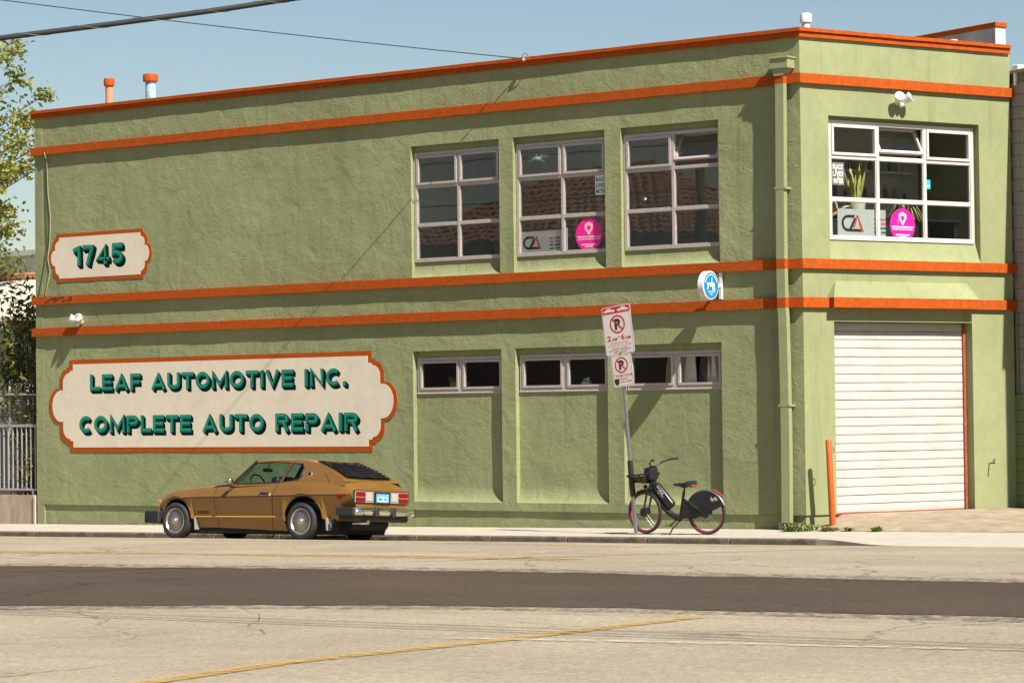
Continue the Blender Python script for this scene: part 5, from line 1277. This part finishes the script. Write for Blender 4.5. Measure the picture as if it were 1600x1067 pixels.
for k in range(len(sm_)-1):
    seg=(sm_[k+1]-sm_[k]); n=max(1,int(seg.length/.03)); u=seg.normalized(); a=u.orthogonal().normalized(); 
    a=(_z-u*u.dot(_z)).normalized(); b=u.cross(a)
    for j in range(n):
        L_+=seg.length/n; p=sm_[k]+seg*(j/n); th=L_/.62*2*math.pi; lash.append(p-P1+(a*math.cos(th)+b*math.sin(th))*.030)
MB().tube(lash,.003,3).build('lashing_wire',M_METAL,cb)
wire=lambda nm,lab,pts,r:MB().tube(pts,r,5).build(nm,M_CAB,None,smooth=60,label=lab,cat='wire')
wire('service_wire','thin wire running from the top left sky to the middle of the parapet',cat((-5.33,-.10,7.80),(-16.27,-10.8,9.62),.10),.009)
wire('service_wire','thin wire reaching the left end of the topmost orange band',cat((-16.93,-.085,6.99),(-29.0,8.75,9.4),.10),.011)
wire('service_wire','thin wire passing behind the left building edge below the topmost band',cat((-17.29,1.2,6.95),(-29.0,7.9,7.95),.15),.013)
kn=thing('wire_anchor','insulator hook fixed to the parapet where the thin wire ends','hook',(-5.30,-.08,7.76))
MB().sphere((0,-.03,.02),.03,10,8).build('insulator',M_WHITEP,kn,smooth=60); MB().tube([(0,0,.0),(.03,-.05,.03),(.08,-.05,.05),(.12,-.03,.02),(.10,0,0)],.009,5).build('hook',M_OR,kn)
MB().tube([(-.02,-.02,.03),(.0,-.06,.10),(.04,-.04,.13),(.07,0,.08)],.006,5).build('tail_loop',M_CAB,kn)
for k,(pp,lab) in enumerate((([(-16.93,-.075,7.0),(-16.91,-.075,6.94),(-16.92,-.02,6.85),(-16.90,-.010,6.2),(-16.84,-.010,5.75),(-16.86,-.010,5.3),(-16.92,-.010,4.95),(-16.86,-.012,4.7),(-16.99,-.012,4.25)],'pale painted wire running down the left end of the long wall'),
                   ([(-16.95,-.075,6.98),(-16.94,-.02,6.8),(-16.95,-.012,5.9),(-16.93,-.012,5.2),(-17.08,-.012,4.6),(-17.19,-.012,4.22)],'dark wire running down the left end of the long wall'))):
    MB().tube(pp,.011 if k==0 else .007,5).build('wall_wire',M_PIPE if k==0 else M_CAB,None,smooth=60,label=lab,cat='wire')

# ------------------------------------------------------------------ opposite side of the street, mirrored in the upper windows, with unseen light blockers added
MB().prism([(-90,-21.0),(-7.5,-20.6),(-6.0,-22),(-6.0,-45),(-90,-45)],-1.1,.13).build('opposite_pavement',M_CONC,kind='structure')
M_TILE=pm('red clay tile',(.30,.10,.055),.8,var=.3,vscale=9); M_HW=pm('house stucco',(.33,.28,.22),.9,var=.08)
OH=thing('tile_roofed_house','stucco house with red clay tile roof mirrored in the upper windows','house',(-24.2,-25,.35))
MB().box(-4.6,4.4,-9,-.6,0,6.35).build('wall',M_HW,OH)
def tiles(mb,p0,p1,p2,p3,nu,nv):
    """rounded clay tiles in courses over a roof slope: eave p0-p1, ridge p3-p2"""
    p0,p1,p2,p3=map(Vector,(p0,p1,p2,p3)); nrm_=(p1-p0).cross(p3-p0).normalized()
    if nrm_.z<0: nrm_=-nrm_
    for j in range(nv):
        a0,a1=p0.lerp(p3,j/nv),p1.lerp(p2,j/nv); b0,b1=p0.lerp(p3,min(1,(j+1.15)/nv)),p1.lerp(p2,min(1,(j+1.15)/nv)); m=max(1,int(nu*(a1-a0).length/(p1-p0).length))
        for i in range(m):
            q0,q1,r0,r1=a0.lerp(a1,i/m),a0.lerp(a1,(i+1)/m),b0.lerp(b1,i/m),b0.lerp(b1,(i+1)/m)
            rows=[[q0.lerp(q1,f)+nrm_*(.05+.07*math.sin(math.pi*f)) for f in (0,.25,.5,.75,1)],[r0.lerp(r1,f)+nrm_*(.0+.06*math.sin(math.pi*f)) for f in (0,.25,.5,.75,1)]]
            mb.grid(rows)
E4=[(-5.2,.2,6.35),(5.0,.2,6.35),(5.0,-9.6,6.35),(-5.2,-9.6,6.35)]; RA,RBv=(-1.6,-4.7,8.75),(1.4,-4.7,8.75)
mb=MB(); tiles(mb,E4[0],E4[1],RBv,RA,34,15); tiles(mb,E4[1],E4[2],RBv,RBv,32,15); tiles(mb,E4[2],E4[3],RA,RBv,34,15); tiles(mb,E4[3],E4[0],RA,RA,32,15)
rf=mb.build('roof_tiles',M_TILE,OH,smooth=50,kind='stuff')
MB().poly(E4).poly([E4[0],E4[1],RBv,RA]).poly([E4[1],E4[2],RBv]).poly([E4[2],E4[3],RA,RBv]).poly([E4[3],E4[0],RA]).build('roof',M_TILE,OH)
MB().tube([RA,RBv],.12,8).build('ridge_tiles',M_TILE,OH)
for x in (-3.2,0,2.8):
    wn_=MB().box(x-.55,x+.55,-.62,-.56,3.6,5.2).build('window',pm('dark pane',(.03,.035,.04),.1),OH); MB().box(x-.65,x+.65,-.6,-.5,3.5,3.6).build('sill',M_WHITEP,wn_)
S_=thing('street_tree','dark round street tree across the road mirrored in the windows','tree',(0,0,0)); bpy.data.objects.remove(S_)
t0=tree('street_tree','dense dark street tree across the road facing the long wall',(-33.5,-22.3,.1),11,4.3,7.2,31,120,60,.34,M_LF_S,'street trees across the road',cl_r=.9)
LB=['two plots beyond the tile-roofed house','at the far end of the opposite pavement','between the tile-roofed house and the utility pole','added unseen by the road end to dim the sky light','taller, added unseen behind the crossing to dim the sky light','rounder, added unseen beside the taller one to dim the sky light','added unseen south of the apartment block to dim the sky light','behind the opposite pavement corner']
for x,y,s,rz_ in ((-43,-24,1.1,1.),(-52,-25,1.2,2.),(-12.5,-29.5,.78,3.),(2,-52,1.25,4.),(14,-56,1.35,5.),(28,-55,1.3,.5),(40,-44,1.2,1.7),(-8,-47,1.2,2.6)):  # copies behind the camera are unseen, added to block low sky light
    c=copy_tree(t0); c['label']='dark street tree '+LB.pop(0); c.location=(x,y,.0); c.scale=(s,s,s); c.rotation_euler=(0,0,rz_)
UPO=thing('utility_pole','wooden utility pole across the road mirrored in the upper windows','pole',(-16.2,-21.8,.1))
MB().tube([(0,0,-.3),(.05,0,11.5)],[.17,.12],10).build('shaft',M_BARK,UPO,smooth=60); MB().bbox(-1.2,1.2,-.07,.07,10.4,10.55,.01).build('cross_arm',M_BARK,UPO)
for k,z in enumerate((8.0,9.2,10.6)): wire('street_wire',('lowest','middle','topmost')[k]+' street wire across the road mirrored in the upper windows',cat((-60,-21.8+.1*k,z),(28,-22.0-.2*k,z+.2),.55),.02)
AB=thing('added_apartment_block','plain two-storey apartment block east of the crossing, unseen, added as a dark reflection','building',(33,6,-.2),(0,0,R(8)))  # out of view, added so the short front's windows mirror something dark
MB().box(0,11,-12,16,0,8.2).build('wall',pm('apartment stucco',(.30,.27,.24),.9,var=.06),AB); MB().bbox(-.25,11.2,-12.2,16.2,8.2,8.45,.02).build('roof_edge',M_WHITEP,AB)
for z in (1.1,4.6):
    for k in range(6):
        y=-10+4.3*k; wn_=MB().box(-.03,.05,y,y+1.8,z,z+1.6).build('window',pm('dark pane',(.03,.035,.04),.1),AB); MB().bbox(-.10,.0,y-.1,y+1.9,z-.08,z,.01).build('sill',M_WHITEP,wn_)

# ------------------------------------------------------------------ things standing inside the windows
def at_b(s,dep,z): return tuple(WALLB@Vector((s,dep,z)))
DK=thing('window_desk','dark desk top behind the large office window','desk',at_b(2.1,.62,3.9),(0,0,R(70.05)))
MB().bbox(-1.5,1.5,-.36,.36,.98,1.02,.006).build('top',M_BLKM,DK)
for x in (-1.4,1.4): MB().box(x-.03,x+.03,-.3,.3,0,.98).build('leg',M_BLKM,DK)
SHV=thing('wall_shelf','pale shelf with bottles and boxes on the far office wall','shelf',at_b(2.6,1.74,3.9),(0,0,R(70.05)))
for k,z in enumerate((1.45,1.90)):
    s_=MB().bbox(-1.3,1.2,-.12,.24,z,z+.03,.004).build('board',M_WHITEP,SHV)
rr=random.Random(3)
for k in range(22):
    x=-1.2+.108*k; hh=rr.uniform(.10,.26); zb2=1.48 if k%2 else 1.93
    MB().lathe([(.03,0),(.035,hh*.6),(.014,hh*.75),(.014,hh)],Matrix.Translation((x,.02,zb2)),10).build('bottle',pm('bottle %d'%(k%4),((.5,.48,.44),(.2,.12,.06),(.08,.12,.1),(.35,.2,.1))[k%4],.3),SHV)
def potted(loc,label,r,h,pot,leaves,lm):
    o=thing('potted_plant',label,'plant',loc,(0,0,R(70))); MB().lathe([(r*.8,0),(r,h),(r*.9,h),(r*.85,h-.03)],None,20).build('pot',pot,o,smooth=40); mb=MB()
    rr=random.Random(int(r*1000)+leaves)
    for k in range(leaves):
        a=rr.uniform(0,6.28)
        if lm=='sword':
            l=rr.uniform(.35,.75); w=.035; d=Vector((math.cos(a)*rr.uniform(.05,.3),math.sin(a)*rr.uniform(.05,.3),1)).normalized(); s_=Vector((-math.sin(a),math.cos(a),0))*w; b=Vector((math.cos(a)*r*.4,math.sin(a)*r*.4,h-.03))
            m=b+d*l*.55; mb.poly([b-s_*.6,b+s_*.6,m+s_,m-s_]); mb.poly([m-s_,m+s_,b+d*l])
        else:
            l=rr.uniform(.3,.6); s_=Vector((-math.sin(a),math.cos(a),0))*.014; p=Vector((0,0,h)); e=Vector((math.cos(a),math.sin(a),0)); prev=None
            for j in range(6):
                t=j/5; q=p+e*l*.75*t+_z*(l*.75*t-l*1.3*t*t); w=1-t*.85
                if prev: mb.poly([prev[0]-s_*prev[1],prev[0]+s_*prev[1],q+s_*w,q-s_*w])
                prev=(q,w)
    mb.build('leaves',M_VAR if lm=='sword' else M_VAR2,o); return o
M_VAR=pm('variegated leaf',(.42,.40,.10),.5,var=.45,vscale=22,stretch=(1,1,.5)); M_VAR2=pm('striped leaf',(.36,.38,.12),.5,var=.5,vscale=25)
potted(at_b(1.50,.46,4.92),'upright sword-leaved plant in a tall cream pot behind the office window',.16,.30,pm('cream pot',(.55,.48,.38),.6),20,'sword')
potted(at_b(2.42,.40,4.92),'drooping striped spider plant beside the pink sticker in the office window',.12,.22,pm('terracotta pot',(.3,.12,.07),.8),46,'spider')
potted(at_b(.82,.40,5.55),'hanging striped spider plant behind the grey poster in the office window',.10,.16,pm('dark pot',(.06,.05,.045),.6),30,'spider')
bs=thing('wicker_basket','small orange wicker basket with a loop handle in the office window','basket',at_b(.92,.33,4.92),(0,0,R(70)))
MB().lathe([(.085,0),(.095,.12)],None,14).build('body',pm('wicker',(.55,.28,.06),.7,var=.3,vscale=30),bs,smooth=40); MB().tube([(.07*math.cos(a),0,.12+.12*math.sin(a)) for a in [math.pi*k/10 for k in range(11)]],.018,6).build('handle',pm('pale handle',(.6,.5,.4),.6),bs,smooth=60)
MB().sphere((0,0,.09),.10,14,10,(1.15,1.0,.9)).build('ceramic_bowl',pm('speckled clay',(.52,.44,.28),.7,var=.2,vscale=40),None,smooth=60,label='rounded tan clay bowl beside the wicker basket in the office window',cat='bowl').location=at_b(1.20,.34,4.92)
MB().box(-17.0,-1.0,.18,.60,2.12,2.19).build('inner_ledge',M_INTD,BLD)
bx_=thing('cardboard_box','open cardboard box on the ledge inside the first lower window','box',(-7.10,.35,2.19)); MB().box(-.14,.14,-.1,.1,0,.21).build('carton',pm('cardboard',(.42,.20,.06),.8,var=.1),bx_); MB().poly([(-.14,-.1,.21),(-.20,-.1,.29),(-.20,.1,.29),(-.14,.1,.21)]).build('flap',pm('cardboard',(.42,.20,.06)),bx_)
jg=thing('white_jug','white plastic jug with a handle on the ledge inside the middle lower window','jug',(-4.40,.33,2.19)); MB().bbox(-.075,.075,-.06,.06,0,.17,.02,2).build('body',M_WHITEP,jg,smooth=40); MB().lathe([(.03,.165),(.025,.21),(.03,.215),(.03,.235)],Matrix.Translation((.03,0,0)),12).build('neck',M_WHITEP,jg); MB().tube([(.03,0,.20),(-.05,0,.22),(-.065,0,.15)],.012,6).build('handle',M_WHITEP,jg)
MB().bbox(-.06,.06,-.05,.05,0,.14,.005).build('small_carton',M_PAPER,None,label='small pale carton beside the mullion inside the middle lower window',cat='carton').location=(-4.86,.33,2.19)
MB().bbox(-.28,.28,-.12,.12,0,.10,.01).build('blue_tray',pm('blue plastic',(.02,.10,.22),.5),None,label='blue plastic tray beside the white jug inside the lower window',cat='tray').location=(-4.0,.36,2.19)
rl=thing('rolled_posters','pale boards and dark tubes leaning inside the lower window behind the parking signs','boards',(-2.05,.27,2.19))
for x0,x1,a,c in ((-.38,-.10,8,(.55,.50,.45)),(-.10,.08,-4,(.03,.025,.025)),(.08,.16,3,(.42,.43,.44)),(.18,.30,-8,(.6,.5,.43))):
    MB().bbox(x0,x1,-.02,.02,0,.58,.004).xf(Matrix.Rotation(R(a),4,'Y')).build('board',pm('board %d'%int(a),c,.7,var=.08),rl)
